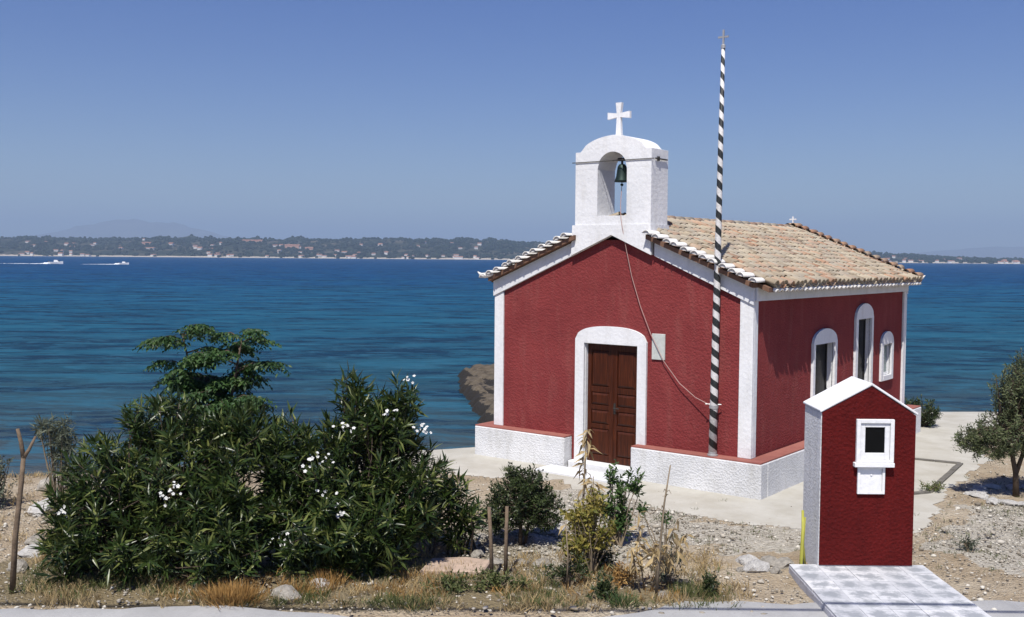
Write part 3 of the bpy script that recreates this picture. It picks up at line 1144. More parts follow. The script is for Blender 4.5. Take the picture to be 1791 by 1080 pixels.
# rake and eave cornices
for sgn in (-1, 1):
    for y0, y1 in ((-0.055, 0.0), (LEN - 0.01, LEN + 0.045)):
        def X(d):
            return 2.5 + sgn * d
        poly = [(X(0.80), gab(X(0.80))), (X(2.53), gab(X(2.53))), (X(2.53), deck(X(2.53)) - 0.085), (X(0.80), deck(X(0.80)) - 0.085)]
        MB().prism(poly, y0, y1).build('rake_cornice', M_CORN, church)
MB().box(4.98, 5.055, 0.002, LEN - 0.012, 2.96, deck(5.03) - 0.085).build('eave_cornice', M_CORN, church)
MB().box(-0.055, 0.02, 0.002, LEN - 0.012, 2.96, deck(-0.03) - 0.085).build('eave_cornice', M_CORN, church)

# plinth with red painted ledge
EF, ES, ZP = 0.25, 0.29, 0.545


def plinth(x0, x1, y0, y1):
    o = bevel(MB().box(x0, x1, y0, y1, -0.3, ZP - 0.02).build('plinth', M_WROUGH, church), 0.015)
    MB().box(x0 + 0.004, x1 - 0.012 if x1 > 5 else x1 - 0.004, y0 + 0.012, y1, ZP - 0.0199, ZP).build('ledge', M_LEDGE, o)


plinth(-ES, 1.70, -EF, -0.001)
plinth(3.02, W + ES, -EF, -0.001)
plinth(W + 0.001, W + ES, 0.0, LEN + 0.3)
plinth(-ES, -0.001, 0.0, LEN + 0.3)
o = bevel(MB().box(1.72, 3.00, -0.16, 0.29, -0.2, 0.13).build('threshold', M_WHITE, church), 0.012)
bevel(MB().box(1.45, 3.25, -0.75, -0.27, -0.2, 0.045).build('doorstep', M_CORN, church), 0.015)

# door surround, white, with a shallow arch
fr = MB()
fr.prism([(1.77, 0.131), (1.95, 0.131), (1.95, 2.16), (1.77, 2.16)], -0.045, 0.002)
fr.prism([(3.0, 0.131), (3.17, 0.131), (3.17, 2.16), (3.0, 2.16)], -0.045, 0.002)
xs = np.linspace(1.77, 3.17, 25)
tt = (xs - 2.47) / 0.70
fr.strip(list(xs), [2.16] * 25, list(2.22 + 0.235 * np.sqrt(np.maximum(0, 1 - np.abs(tt) ** 2.6))), -0.045, 0.002)
fr.box(1.935, 1.962, 0.002, 0.075, 0.131, 2.16)
fr.box(2.988, 3.015, 0.002, 0.075, 0.131, 2.16)
fr.box(1.962, 2.988, 0.002, 0.075, 2.148, 2.175)
fr.build('door_surround', M_WHITE, church)

# double door
for x0, x1, hs in ((1.962, 2.473, 1), (2.477, 2.988, -1)):
    lf = MB().box(x0, x1, 0.085, 0.12, 0.131, 2.148).build('door_leaf', M_DOOR, church)
    st = MB()
    st.box(x0, x0 + 0.075, 0.065, 0.085, 0.131, 2.148)
    st.box(x1 - 0.075, x1, 0.065, 0.085, 0.131, 2.148)
    for z0, z1 in ((0.131, 0.25), (0.70, 0.78), (1.02, 1.10), (1.32, 1.42), (2.04, 2.148)):
        st.box(x0 + 0.075, x1 - 0.075, 0.065, 0.085, z0, z1)
    bevel(st.build('stile_frame', M_DOOR, lf), 0.006)
    for z0, z1 in ((0.25, 0.70), (0.78, 1.02), (1.10, 1.32), (1.42, 2.04)):
        a, b = x0 + 0.075, x1 - 0.075
        m = 0.045
        pm = MB()
        vs = [(a, 0.0849, z0), (b, 0.0849, z0), (b, 0.0849, z1), (a, 0.0849, z1),
              (a + m, 0.055, z0 + m), (b - m, 0.055, z0 + m), (b - m, 0.055, z1 - m), (a + m, 0.055, z1 - m)]
        pm.add(vs, [(0, 1, 5, 4), (1, 2, 6, 5), (2, 3, 7, 6), (3, 0, 4, 7), (4, 5, 6, 7), (3, 2, 1, 0)])
        pm.build('door_panel', M_DOOR, lf)
    if hs == -1:
        hx = x0 + 0.035
        MB().box(hx - 0.02, hx + 0.02, 0.058, 0.066, 0.98, 1.16).tube([(hx, 0.06, 1.08), (hx, 0.02, 1.08), (hx + 0.11, 0.015, 1.08)], 0.009, 8).build('handle', M_IRON, lf)
MB().box(2.464, 2.486, 0.056, 0.0645, 0.14, 2.14).build('astragal', M_DOOR, church)

# side windows
for wi, (a0, a1, o0, o1, z0, z1, cr, rc) in enumerate(WIN):
    f = MB()
    zb = z0 - 0.10
    f.box(4.97, 5.025, a0, o0, zb, z1)
    f.box(4.97, 5.025, o1, a1, zb, z1)
    f.box(4.97, 5.06 if wi < 2 else 5.03, o0, o1, zb, z0)
    ys = np.linspace(a0, a1, 25)
    q = (ys - (a0 + a1) / 2) / ((a1 - a0) / 2)
    spr = z1 + 0.02
    f.strip(list(ys), [z1] * 25, list(spr + (cr - spr) * np.sqrt(np.maximum(0, 1 - q * q))), 4.97, 5.025, 'x')
    xi = 5.0 - rc
    f.box(xi - 0.05, 4.97, o0 - 0.004, o0 + 0.012, z0, z1)
    f.box(xi - 0.05, 4.97, o1 - 0.012, o1 + 0.004, z0, z1)
    f.box(xi - 0.05, 4.97, o0 + 0.012, o1 - 0.012, z1 - 0.012, z1 + 0.004)
    f.box(xi - 0.05, 4.97, o0 + 0.012, o1 - 0.012, z0 - 0.004, z0 + 0.012)
    wo = f.build('window', M_WHITE, church)
    sash = MB()
    c = 0.03
    sash.box(xi - 0.035, xi - 0.004, o0 + 0.012, o0 + 0.012 + c, z0 + 0.012, z1 - 0.012)
    sash.box(xi - 0.035, xi - 0.004, o1 - 0.012 - c, o1 - 0.012, z0 + 0.012, z1 - 0.012)
    sash.box(xi - 0.035, xi - 0.004, o0 + 0.012 + c, o1 - 0.012 - c, z0 + 0.012, z0 + 0.012 + c)
    sash.box(xi - 0.035, xi - 0.004, o0 + 0.012 + c, o1 - 0.012 - c, z1 - 0.012 - c, z1 - 0.012)
    sash.build('sash', M_IRON if wi < 2 else M_WHITE, wo)
    MB().box(xi - 0.03, xi - 0.018, o0 + 0.012 + c, o1 - 0.012 - c, z0 + 0.012 + c, z1 - 0.012 - c).build('pane', M_GLASS if wi < 2 else M_GLASS2, wo)

# marble plaque
o = bevel(MB().box(3.26, 3.50, -0.025, 0.0, 1.96, 2.38).build('plaque', M_MARBLE, church), 0.004)
o['label'] = 'pale grey plaque beside the door arch'

# ---------------------------------------------------------------- roof
rf = MB()
YF, YB = -0.13, LEN + 0.12
rf.prism([(2.5, ZR), (5.24, deck(5.24)), (5.24, deck(5.24) - 0.07), (2.5, ZR - 0.07)], 0.02, YB - 0.02)
rf.prism([(2.5, ZR - 0.001), (2.5, ZR - 0.07), (-0.14, deck(-0.14) - 0.07), (-0.14, deck(-0.14))], 0.02, YB - 0.02)
M_EAVE = plain('dark_eave_board', (0.19, 0.11, 0.075), 0.9, 0, 0.1)
roof = rf.build('roof', M_EAVE, church)
MB().prism([(3.2, deck(3.2) - 0.002), (5.06, deck(5.06) - 0.002), (5.06, deck(5.06) - 0.075), (3.2, deck(3.2) - 0.075)], -0.17, 0.019).build('verge_shade_board', M_EAVE, roof)  # brown board whose dark colour also stands in for tile shadow in the gaps
MB().prism([(1.8, deck(1.8) - 0.002), (1.8, deck(1.8) - 0.075), (-0.06, deck(-0.06) - 0.075), (-0.06, deck(-0.06) - 0.002)], -0.17, 0.019).build('verge_shade_board', M_EAVE, roof)


def tile_geo(r0, r1, ln, n=6, th=0.014, capped=False):
    """barrel tile along +x (down slope), convex up, origin at the upper end"""
    m = MB()
    vs, fs = [], []
    for x, r in ((0, r1), (ln, r0)):
        for rr in (r, r - th):
            for k in range(n + 1):
                t = PI * k / n
                vs.append((x, -rr * math.cos(t), rr * math.sin(t) * 0.86))
    k = n + 1
    for i in range(n):
        fs.append((i, i + 1, 2 * k + i + 1, 2 * k + i))
        fs.append((k + i, 3 * k + i, 3 * k + i + 1, k + i + 1))
        fs.append((2 * k + i, 2 * k + i + 1, 3 * k + i + 1, 3 * k + i))
    fs.append((0, 2 * k, 3 * k, k))
    fs.append((n, k + n, 3 * k + n, 2 * k + n))
    m.add(vs, fs)
    if capped:
        m.add([(ln - 0.02, -(r0 - th) * math.cos(PI * i / n), (r0 - th) * math.sin(PI * i / n) * 0.86) for i in range(n + 1)], [tuple(range(n + 1))])
    return m


TILE = tile_geo(0.088, 0.072, 0.33).mesh('roof_tile', M_TILE, True)
TILEC = tile_geo(0.088, 0.074, 0.33, capped=True).mesh('eave_tile', M_TILE, True)
TILEO = tile_geo(0.088, 0.074, 0.33).mesh('roof_tile_orange', M_TILEO, True)
RIDGE = tile_geo(0.105, 0.09, 0.40, 7).mesh('ridge_tile', M_TILE, True)
VERGE = tile_geo(0.074, 0.066, 0.34, 6, 0.016, True).mesh('verge_tile', M_TILEW, True)
UNDER = tile_geo(0.062, 0.058, 0.30, 6, 0.014, False).mesh('under_tile', M_TILEW, True)
SLOPE = math.atan(TS)


def tile_mat4(side, s, y, lift, rx=0.0, rz=0.0, tilt=0.035):
    """s = distance down the slope from the ridge"""
    d = s * math.cos(SLOPE)
    pos = Vector((2.5 + side * d, y, ZR - TS * d + lift))
    ex = Vector((side * math.cos(SLOPE - tilt), 0, -math.sin(SLOPE - tilt)))
    ey = Vector((0, side, 0))
    ez = ex.cross(ey)
    m = Matrix.Translation(pos) @ Matrix(((ex.x, ey.x, ez.x, 0), (ex.y, ey.y, ez.y, 0), (ex.z, ey.z, ez.z, 0), (0, 0, 0, 1)))
    return m @ Matrix.Rotation(rz, 4, 'Z') @ Matrix.Rotation(rx, 4, 'X')


def place(name, me, m, parent):
    o = bpy.data.objects.new(name, me)
    COL.objects.link(o)
    o.parent = parent
    o.matrix_local = m
    return o


def joined(name, items, mat, parent):
    """items = (mesh, matrix) joined into one mesh"""
    V, F, off = [], [], 0
    cache = {}
    for me, m in items:
        if me.name not in cache:
            co = np.zeros(len(me.vertices) * 3)
            me.vertices.foreach_get('co', co)
            tri = []
            for p in me.polygons:
                q = list(p.vertices)
                for i in range(1, len(q) - 1):
                    tri.append((q[0], q[i], q[i + 1]))
            cache[me.name] = (co.reshape(-1, 3), np.array(tri))
        co, fs = cache[me.name]
        A = np.array(m)
        V.append(co @ A[:3, :3].T + A[:3, 3])
        F.append(fs + off)
        off += len(co)
    o = link(name, np_mesh(name, np.concatenate(V), np.concatenate(F), mat), parent)
    o['kind'] = 'stuff'
    return o


EXP = 0.196
cols = np.arange(0.17, YB - 0.05, 0.190)
cand, rest, pans = [], [], []
for side, smax in ((1, 3.00), (-1, 2.88)):
    nrow = 15
    for ci, y in enumerate(cols):
        for r in range(nrow):
            s = smax - 0.33 - r * EXP + random.uniform(-0.018, 0.018) + (0.05 if random.random() < 0.04 else 0)
            if s < -0.02:
                continue
            m = tile_mat4(side, s, y + random.gauss(0, 0.006), 0.045 + random.uniform(-0.004, 0.008), random.gauss(0, 0.06), random.gauss(0, 0.036))
            if side > 0:
                d = (m.translation - CAM).length
                cand.append((d, TILEC if r == 0 else TILE, m))
            else:
                rest.append((TILE, m))
            if side > 0 or ci < 3:
                mp = tile_mat4(side, s, y + 0.095, 0.055, PI + random.gauss(0, 0.03), random.gauss(0, 0.02))
                pans.append((TILE, mp))
cand.sort(key=lambda t: t[0])
for d, me, m in cand[:300]:
    place('roof_tile', me, m, roof)
joined('roof_tiles_beyond', [(me, m) for d, me, m in cand[300:]] + rest, M_TILE, roof)
joined('pan_tiles', pans, M_TILE, roof)
# under-eave course, limewashed ends
for i, y in enumerate(np.arange(0.22, YB - 0.1, 0.190)):
    place('under_eave_tile', UNDER, tile_mat4(1, 2.70 + random.uniform(-0.008, 0.008), y, -0.055, 0, random.gauss(0, 0.015), 0.0), roof)
# verge tiles lying across the rake, their whitewashed ends over the facade
for side in (-1, 1):
    smax = 2.86 if side < 0 else 2.78
    for i in range(12):
        s = smax - i * 0.178
        d = s * math.cos(SLOPE)
        if d < 0.76:
            continue
        pos = Vector((2.5 + side * d, 0.09, ZR - TS * d + 0.035 + random.uniform(-0.008, 0.008)))
        m = Matrix.Translation(pos) @ Matrix.Rotation(side * SLOPE * 0.55, 4, 'Y') @ Matrix.Rotation(-PI / 2 + random.gauss(0, 0.05), 4, 'Z')
        place('verge_tile', VERGE, m, roof)
    for i in range(16):
        s = 2.92 - i * 0.19
        d = s * math.cos(SLOPE)
        pos = Vector((2.5 + side * d, LEN - 0.16, ZR - TS * d + 0.11))
        m = Matrix.Translation(pos) @ Matrix.Rotation(side * SLOPE * 0.8, 4, 'Y') @ Matrix.Rotation(PI / 2 + random.gauss(0, 0.05), 4, 'Z')
        place('back_verge_tile', TILEO, m, roof)
# ridge
for i in range(20):
    yy = 0.86 + i * 0.345
    if yy + 0.4 > YB + 0.12:
        break
    m = Matrix.Translation((2.5, yy, ZR + 0.025 + random.uniform(-0.006, 0.006))) @ Matrix.Rotation(PI / 2 + random.gauss(0, 0.02), 4, 'Z')
    place('ridge_tile', RIDGE, m, roof)
# upturned whitewashed corner horns
for sx, x, y, sy in ((-1, -0.12, -0.20, -1), (1, 5.22, YB - 0.03, 1), (-1, -0.12, YB - 0.03, 1)):
    z = deck(x) + 0.02
    pts = [(x - sx * 0.16, y - sy * 0.06, z + 0.07), (x, y, z + 0.03), (x + sx * 0.07, y + sy * 0.03, z + 0.05), (x + sx * 0.12, y + sy * 0.05, z + 0.10)]
    MB().tube(pts, [0.05, 0.05, 0.03, 0.007], 7).build('corner_horn', M_TILEW, roof, True)
cr = MB().box(2.485, 2.515, YB - 0.14, YB - 0.11, ZR + 0.10, ZR + 0.30).box(2.42, 2.58, YB - 0.139, YB - 0.111, ZR + 0.22, ZR + 0.25)
cr.build('ridge_cross', M_WHITE, roof)

# ---------------------------------------------------------------- bell gable
tb = MB()
tb.prism([(1.70, gab(1.70) - 0.002), (2.5, 3.982), (3.26, gab(3.26) - 0.002), (3.25, 4.15), (1.72, 4.15)], -0.10, 0.0)
tb.box(1.72, 3.25, 0.0, 0.50, 3.9, 4.15)
tower = tb.build('bell_gable', M_WHITE, church)
tu = MB()
TX0, TX1, OX0, OX1 = 1.76, 3.235, 2.205, 2.775
tu.box(TX0, OX0, -0.075, 0.47, 4.15, 5.08)
tu.box(OX1, TX1, -0.075, 0.47, 4.15, 5.08)
tu.box(OX0, OX1, -0.075, 0.47, 4.15, 4.30)


def top_profile(x):
    c, hw = (TX0 + TX1) / 2, 0.60
    q = abs(x - c) / hw
    if q > 1:
        return 5.375
    # eased shoulder then a round crown
    return 5.385 + 0.245 * math.sqrt(max(0, 1 - q ** 2.0)) * (1 - 0.12 * q)


def arch(x):
    c, hw = (OX0 + OX1) / 2, (OX1 - OX0) / 2
    q = (x - c) / hw
    return 5.08 + 0.275 * math.sqrt(max(0, 1 - q * q)) if abs(q) < 1 else 5.08


xs = sorted(set([TX0, TX1, OX0, OX1] + list(np.linspace(TX0, TX1, 31)) + list(np.linspace(OX0, OX1, 17))))
tu.strip(xs, [arch(x) for x in xs], [top_profile(x) for x in xs], -0.075, 0.47)
bevel(tu.build('bell_arch', M_WHITE, tower), 0.012, 2)
MB().tube([(1.70, -0.088, 5.205), (3.29, -0.088, 5.205)], 0.0075, 6).build('tie_rod', M_IRON, tower)
MB().tube([(3.255, 0.02, 5.215), (3.255, 0.40, 5.215)], 0.012, 6).box(3.238, 3.27, 0.10, 0.14, 5.18, 5.25).build('side_rod', M_IRON, tower)
# cross on the crown
cx, cy = 2.46, 0.18
c = MB()
c.box(cx - 0.055, cx + 0.055, cy - 0.045, cy + 0.045, 5.58, 5.66)


def flare(z0, z1, w0, w1):
    c.prism([(cx - w0, z0), (cx + w0, z0), (cx + w1, z1), (cx - w1, z1)], cy - 0.03, cy + 0.03)


flare(5.661, 5.945, 0.050, 0.036)
flare(6.015, 6.19, 0.036, 0.058)
c.prism([(cx - 0.215, 5.922), (cx - 0.036, 5.946), (cx - 0.036, 6.014), (cx - 0.215, 6.038)], cy - 0.03, cy + 0.03)
c.prism([(cx + 0.036, 5.946), (cx + 0.215, 5.922), (cx + 0.215, 6.038), (cx + 0.036, 6.014)], cy - 0.03, cy + 0.03)
c.box(cx - 0.036, cx + 0.036, cy - 0.0295, cy + 0.0295, 5.946, 6.014)
c.build('cross', M_WHITE, tower)

bell = thing('bell', 'dark green bronze bell hanging in the white arch above the chapel door', 'bell', (2.60, 0.06, 4.86))
MB().lathe([(0.0, 0.0), (0.10, 0.005), (0.128, 0.0), (0.120, 0.03), (0.098, 0.09), (0.085, 0.18), (0.075, 0.25), (0.05, 0.29), (0.0, 0.30)], 18).build('bell_body', M_BRONZE, bell, True)
MB().tube([(0, 0, 0.28), (0, 0, 0.36)], 0.02, 8).box(-0.07, 0.07, -0.03, 0.03, 0.345, 0.40).tube([(0, 0, 0.39), (-0.1, -0.14, 0.345)], 0.012, 6).tube([(0, 0, 0.39), (0.1, -0.14, 0.345)], 0.012, 6).build('yoke', M_IRON, bell)
MB().tube([(0, 0, 0.1), (0.0, 0, -0.03)], 0.008, 6).lathe([(0, -0.075), (0.022, -0.06), (0.028, -0.045), (0.02, -0.03), (0, -0.025)], 8).build('clapper', M_BRONZE, bell)

# striped flagpole on the ledge
PX, PY = 4.43, -0.13
pole = thing('flagpole', 'tall black and white spiral striped pole before the chapel front', 'flagpole', (PX, PY, ZP))
pole.rotation_euler = (0.0, math.radians(0.55), 0)
MB().tube([(0, 0, 0.0), (0, 0, 1.0), (0, 0, 2.5), (0, 0, 4.5), (0, 0, 6.25)], [0.062, 0.060, 0.053, 0.042, 0.028], 14).build('shaft', M_STRIPE, pole, True)
MB().lathe([(0.0, 6.25), (0.034, 6.25), (0.034, 6.30), (0.012, 6.32), (0.0, 6.33)], 10).box(-0.012, 0.012, -0.012, 0.012, 6.325, 6.53).box(-0.085, 0.085, -0.0115, 0.0115, 6.41, 6.435).build('finial_cross', M_STEEL, pole)
br = MB().lathe([(0.064, 0.74), (0.072, 0.74), (0.072, 0.79), (0.064, 0.79)], 14)
br.box(-0.02, 0.02, 0.066, 0.16, 0.75, 0.78).tube([(-0.12, -0.05, 0.80), (0.1, 0.055, 0.80)], 0.010, 6)
br.build('wall_clamp', M_STEEL, pole)
MB().lathe([(0.0, 0.002), (0.085, 0.002), (0.085, 0.02), (0.066, 0.025), (0.066, 0.06), (0.0, 0.06)], 12).build('base_socket', M_STEEL, pole)

# rope from the bell down to the pole
pts = [(2.60, 0.06, 4.80), (2.63, -0.02, 4.50), (2.68, -0.088, 4.26), (2.72, -0.112, 4.12), (2.78, -0.06, 3.72), (2.88, -0.05, 3.30), (3.05, -0.05, 2.82), (3.25, -0.05, 2.38), (3.50, -0.055, 1.95), (3.80, -0.075, 1.62), (4.10, -0.10, 1.42), (4.40, -0.18, 1.335)]
tag(MB().tube(pts, 0.0062, 5).build('bell_rope', M_ROPE), 'thin pale bell rope hanging from the bell arch down to the striped pole', 'rope')
# ================================================================== SHRINE AND PLATFORM
ZPL = 0.10
plat = tag(link('paved_platform', None, None, tuple(S(3.20, 8.9, 0)), SROT), kind='structure')
bevel(MB().box(0.0, 1.545, 0.0, 2.72, -0.15, ZPL - 0.019).build('platform_slab', M_PAVSIDE, plat), 0.01)
tm = MB().box(0.0, 0.3035, 0.0, 0.2975, -0.018, 0.0)
tme = tm.mesh('paving_tile', M_PAVER)
for i in range(5):
    for j in range(9):
        o = link('paving_tile', tme, plat, (0.006 + i * 0.3075, 0.006 + j * 0.3015, ZPL + random.uniform(-0.002, 0.002)))
        o.rotation_euler = (random.gauss(0, 0.003), random.gauss(0, 0.003), random.gauss(0, 0.006))

shr = thing('roadside_shrine', 'small red gabled roadside shrine with white niche window on a paved platform', 'shrine', tuple(S(3.52, 11.56, ZPL)), SROT)
SW, SD, SE_, SA = 1.075, 0.66, 1.765, 2.075
AXM = 0.56
body = MB().prism([(0, -0.25), (SW, -0.25), (SW, SE_ - 0.03), (AXM, SA - 0.01), (0, SE_)], 0.0, SD)
bevel(body.build('body', M_WROUGH, shr), 0.012)
ins = 0.006
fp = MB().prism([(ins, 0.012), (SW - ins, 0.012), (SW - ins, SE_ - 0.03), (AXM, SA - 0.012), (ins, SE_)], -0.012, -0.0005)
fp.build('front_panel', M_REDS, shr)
sl_ = (SA - SE_) / AXM
for sgn in (0, 1):
    if sgn == 0:
        pr = [(-0.015, SE_ + 0.0), (AXM, SA), (AXM, SA + 0.03), (-0.02, SE_ + 0.026)]
    else:
        pr = [(AXM, SA), (SW + 0.015, SE_ - 0.028), (SW + 0.02, SE_ - 0.002), (AXM, SA + 0.03)]
    bevel(MB().prism(pr, -0.02, SD + 0.02).build('roof_slope', M_WHITE, shr), 0.006)
# niche
wn_ = MB()
X0, X1, Z0, Z1 = 0.39, 0.815, 1.205, 1.695
wn_.box(X0, X0 + 0.045, -0.055, -0.012, Z0, Z1)
wn_.box(X1 - 0.045, X1, -0.055, -0.012, Z0, Z1)
wn_.box(X0 + 0.045, X1 - 0.045, -0.055, -0.012, Z1 - 0.045, Z1)
wn_.box(X0 + 0.045, X1 - 0.045, -0.055, -0.012, Z0, Z0 + 0.03)
wo = bevel(wn_.build('niche_window', M_WHITE, shr), 0.004)
sx0, sx1, sz0, sz1 = X0 + 0.046, X1 - 0.046, Z0 + 0.031, Z1 - 0.046
sa = MB()
c = 0.055
sa.box(sx0, sx0 + c, -0.036, -0.013, sz0, sz1).box(sx1 - c, sx1, -0.036, -0.013, sz0, sz1).box(sx0 + c, sx1 - c, -0.036, -0.013, sz0, sz0 + c + 0.02).box(sx0 + c, sx1 - c, -0.036, -0.013, sz1 - c + 0.01, sz1)
bevel(sa.build('sash', M_WHITE, wo), 0.003)
MB().box(sx0 + c, sx1 - c, -0.020, -0.014, sz0 + c + 0.02, sz1 - c + 0.01).build('pane', M_GLASS, wo)
bevel(MB().box(0.365, 0.815, -0.085, -0.012, 1.155, 1.204).build('sill', M_WHITE, shr), 0.004)
bx = MB().box(0.415, 0.445, -0.042, -0.012, 0.84, 1.154).box(0.695, 0.725, -0.042, -0.012, 0.84, 1.154).box(0.445, 0.695, -0.042, -0.012, 0.84, 0.87).box(0.445, 0.695, -0.042, -0.012, 1.13, 1.154)
bxo = bevel(bx.build('offering_box_frame', M_WHITE, shr), 0.003)
MB().box(0.447, 0.693, -0.028, -0.012, 0.872, 1.128).tube([(0.57, -0.028, 1.06), (0.57, -0.036, 1.06)], 0.012, 8).build('offering_box_door', M_WHITE, bxo)

# bent yellow hose against the shrine
tag(MB().tube([S(3.34, 11.62, 0.0), S(3.36, 11.66, 0.25), S(3.385, 11.72, 0.48), S(3.40, 11.8, 0.68)], [0.022, 0.022, 0.02, 0.015], 8).tube([S(3.42, 11.70, 0.0), S(3.40, 11.75, 0.3), S(3.43, 11.8, 0.60)], [0.012, 0.012, 0.01], 6).build('yellow_hose', M_YEL, None, True),
    'bent yellow plastic hose leaning at the left side of the shrine', 'hose')

# overhead cable whose shadow crosses the road
for h0, v0, lab in ((6.2, 10.36, 'overhead cable strung high above the road edge'),):
    hz = SUN * (h0 / SUN.z)
    pts = []
    for t in np.linspace(-1, 1, 25):
        q = S(t * 26, v0 + 0.02 * t * 26 * -0.4, 0) + hz
        q.z = h0 - 0.25 * (1 - t * t) + 0.25
        pts.append(q)
    tag(MB().tube(pts, 0.028, 6).build('overhead_cable', M_IRON), lab, 'cable')
    for k, q in enumerate((pts[0], pts[-1])):
        po = thing('utility_pole', 'wooden utility pole carrying the overhead cable at its %s end' % ('left', 'right')[k], 'utility pole', (q.x, q.y, 0.0))
        MB().tube([(0, 0, -0.3), (0, 0, h0 + 0.6)], [0.13, 0.09], 10).build('shaft', M_STAKE, po, True)
        MB().box(-0.5, 0.5, -0.05, 0.05, h0 + 0.05, h0 + 0.15).build('cross_arm', M_STAKE, po)

# dark edging of the planting bed beside the church
bed = [(7.23, 18.48), (7.98, 18.04), (6.5, 15.76), (5.83, 15.51)]
be = thing('bed_edging', 'dark stone edging round the gravel bed right of the church', 'edging', (0, 0, 0))
for i in range(4):
    a, b = S(*bed[i]), S(*bed[(i + 1) % 4])
    n = max(2, int((b - a).length / 0.34))
    d = (b - a).normalized()
    nn = Vector((-d.y, d.x, 0)) * 0.045
    for k in range(n):
        p0 = a + (b - a) * (k / n) + d * 0.006
        p1 = a + (b - a) * ((k + 1) / n) - d * 0.006
        z1 = 0.028 + random.uniform(-0.006, 0.006)
        m = MB()
        m.prism([(p0 - nn)[:2], (p1 - nn)[:2], (p1 + nn)[:2], (p0 + nn)[:2]], -0.06, z1, 'z')
        m.build('edging_stone', M_KERB, be)

# ================================================================== STONES
ROCKS = [rock_mesh('pale_stone', np.random.RandomState(40 + i), M_ROCK) for i in range(5)]
ROCKW = [rock_mesh('white_stone', np.random.RandomState(60 + i), M_ROCKW) for i in range(5)]


def stone(name, me, u, v, sx, sy, sz, label, group=None, sink=0.3):
    z = float(ground_h(np.array(u), np.array(v)))
    o = tag(link(name, me, None, tuple(S(u, v, z + sz * (0.6 - sink) * 0.6)), random.uniform(0, 6.28)), label, 'stone', group)
    o.scale = (sx, sy, sz)
    return o


for k in range(17):
    t = k / 17 * 2 * PI
    stone('ring_stone', ROCKW[k % 5], 7.9 + 0.75 * math.cos(t) + random.gauss(0, 0.03), 15.55 + 0.62 * math.sin(t) + random.gauss(0, 0.03), random.uniform(0.10, 0.17), random.uniform(0.08, 0.11), random.uniform(0.06, 0.09),
          'whitewashed stone in the ring round the olive tree', 'white stones ringing the olive tree')
for k in range(15):
    t = k / 15 * 2 * PI
    stone('ring_stone', ROCKS[k % 5], 0.18 + 0.72 * math.cos(t) + random.gauss(0, 0.03), 12.6 + 0.70 * math.sin(t) + random.gauss(0, 0.03), random.uniform(0.09, 0.15), random.uniform(0.08, 0.11), random.uniform(0.05, 0.09),
          'pale stone in the ring round the clipped dark bush', 'pale stones ringing the clipped bush')
for (u, v, s, lab, me) in ((2.86, 11.72, 0.145, 'largest white rock in the pile left of the shrine', ROCKW[0]),
                           (2.80, 11.93, 0.12, 'white rock behind the largest one left of the shrine', ROCKW[1]),
                           (3.08, 11.96, 0.11, 'tan rock in the pile beside the shrine hose', ROCKS[2]),
                           (3.22, 11.86, 0.12, 'pale upright rock closest to the yellow hose', ROCKS[3]),
                           (3.05, 11.62, 0.075, 'small pale rock before the pile left of the shrine', ROCKS[4]),
                           (2.66, 11.68, 0.05, 'smallest pebble rock at the left of the shrine pile', ROCKS[1]),
                           (-6.5, 14.15, 0.17, 'broad white rock behind the forked stake', ROCKW[2]),
                           (-6.15, 14.35, 0.15, 'white rock just right of the broad one behind the stake', ROCKW[3]),
                           (-5.72, 12.1, 0.13, 'bluish white rock low beside the forked stake', ROCKW[4]),
                           (-5.9, 12.6, 0.11, 'small pale rock above the bluish white one', ROCKS[0]),
                           (-5.62, 11.55, 0.12, 'pale rock at the foot of the forked stake', ROCKS[1]),
                           (-2.35, 10.62, 0.13, 'pinkish rock right of the rusty dry tuft', ROCKS[2]),
                           (-2.05, 11.0, 0.10, 'pale rock under the oleander between dry tufts', ROCKW[0]),
                           (-0.2, 14.2, 0.13, 'pale rock behind the clipped bush', ROCKW[1]),
                           (0.62, 13.3, 0.12, 'pale rock right behind the clipped bush', ROCKW[2]),
                           (1.62, 10.75, 0.07, 'small rock by the dead stalk near the road', ROCKS[3]),
                           (-7.0, 15.6, 0.2, 'low rock farther back at the left beach', ROCKS[4])):
    stone('rock', me, u, v, s * random.uniform(1.0, 1.3), s, s * random.uniform(1.1, 1.4), lab)
o = tag(link('round_boulder', ROCKS[0], None, tuple(S(9.02, 22.4, 0.30)), 0.4), 'round dark bush-topped boulder behind the shrine by the sea', 'boulder')
bpy.data.objects.remove(o)

# scattered gravel and pebbles
rs = np.random.RandomState(33)
C, R = [], []
while len(C) < 22000:
    u, v = rs.uniform(-7.5, 9.5), rs.uniform(10.2, 20)
    if shore_s(np.array(u), np.array(v)) < 0.2:
        continue
    ua, va = np.array([u]), np.array([v])
    g = in_poly1(u, v, GRV) or in_poly1(u, v, GRV2)
    cz = in_poly1(u, v, CEM)
    if cz and rs.rand() < 0.985:
        continue
    if not g and rs.rand() < 0.55:
        continue
    if 3.15 < u < 4.8 and v < 12.3:
        continue
    if v > 15 and rs.rand() < 0.5:
        continue
    r = 0.0078 * math.exp(rs.normal() * 0.55)
    r = min(r, 0.045)
    p = S(u, v, float(ground_h(ua, va)[0]) + r * 0.15)
    C.append(p[:])
    R.append((r * rs.uniform(0.9, 1.5), r, r * rs.uniform(0.5, 0.8)))


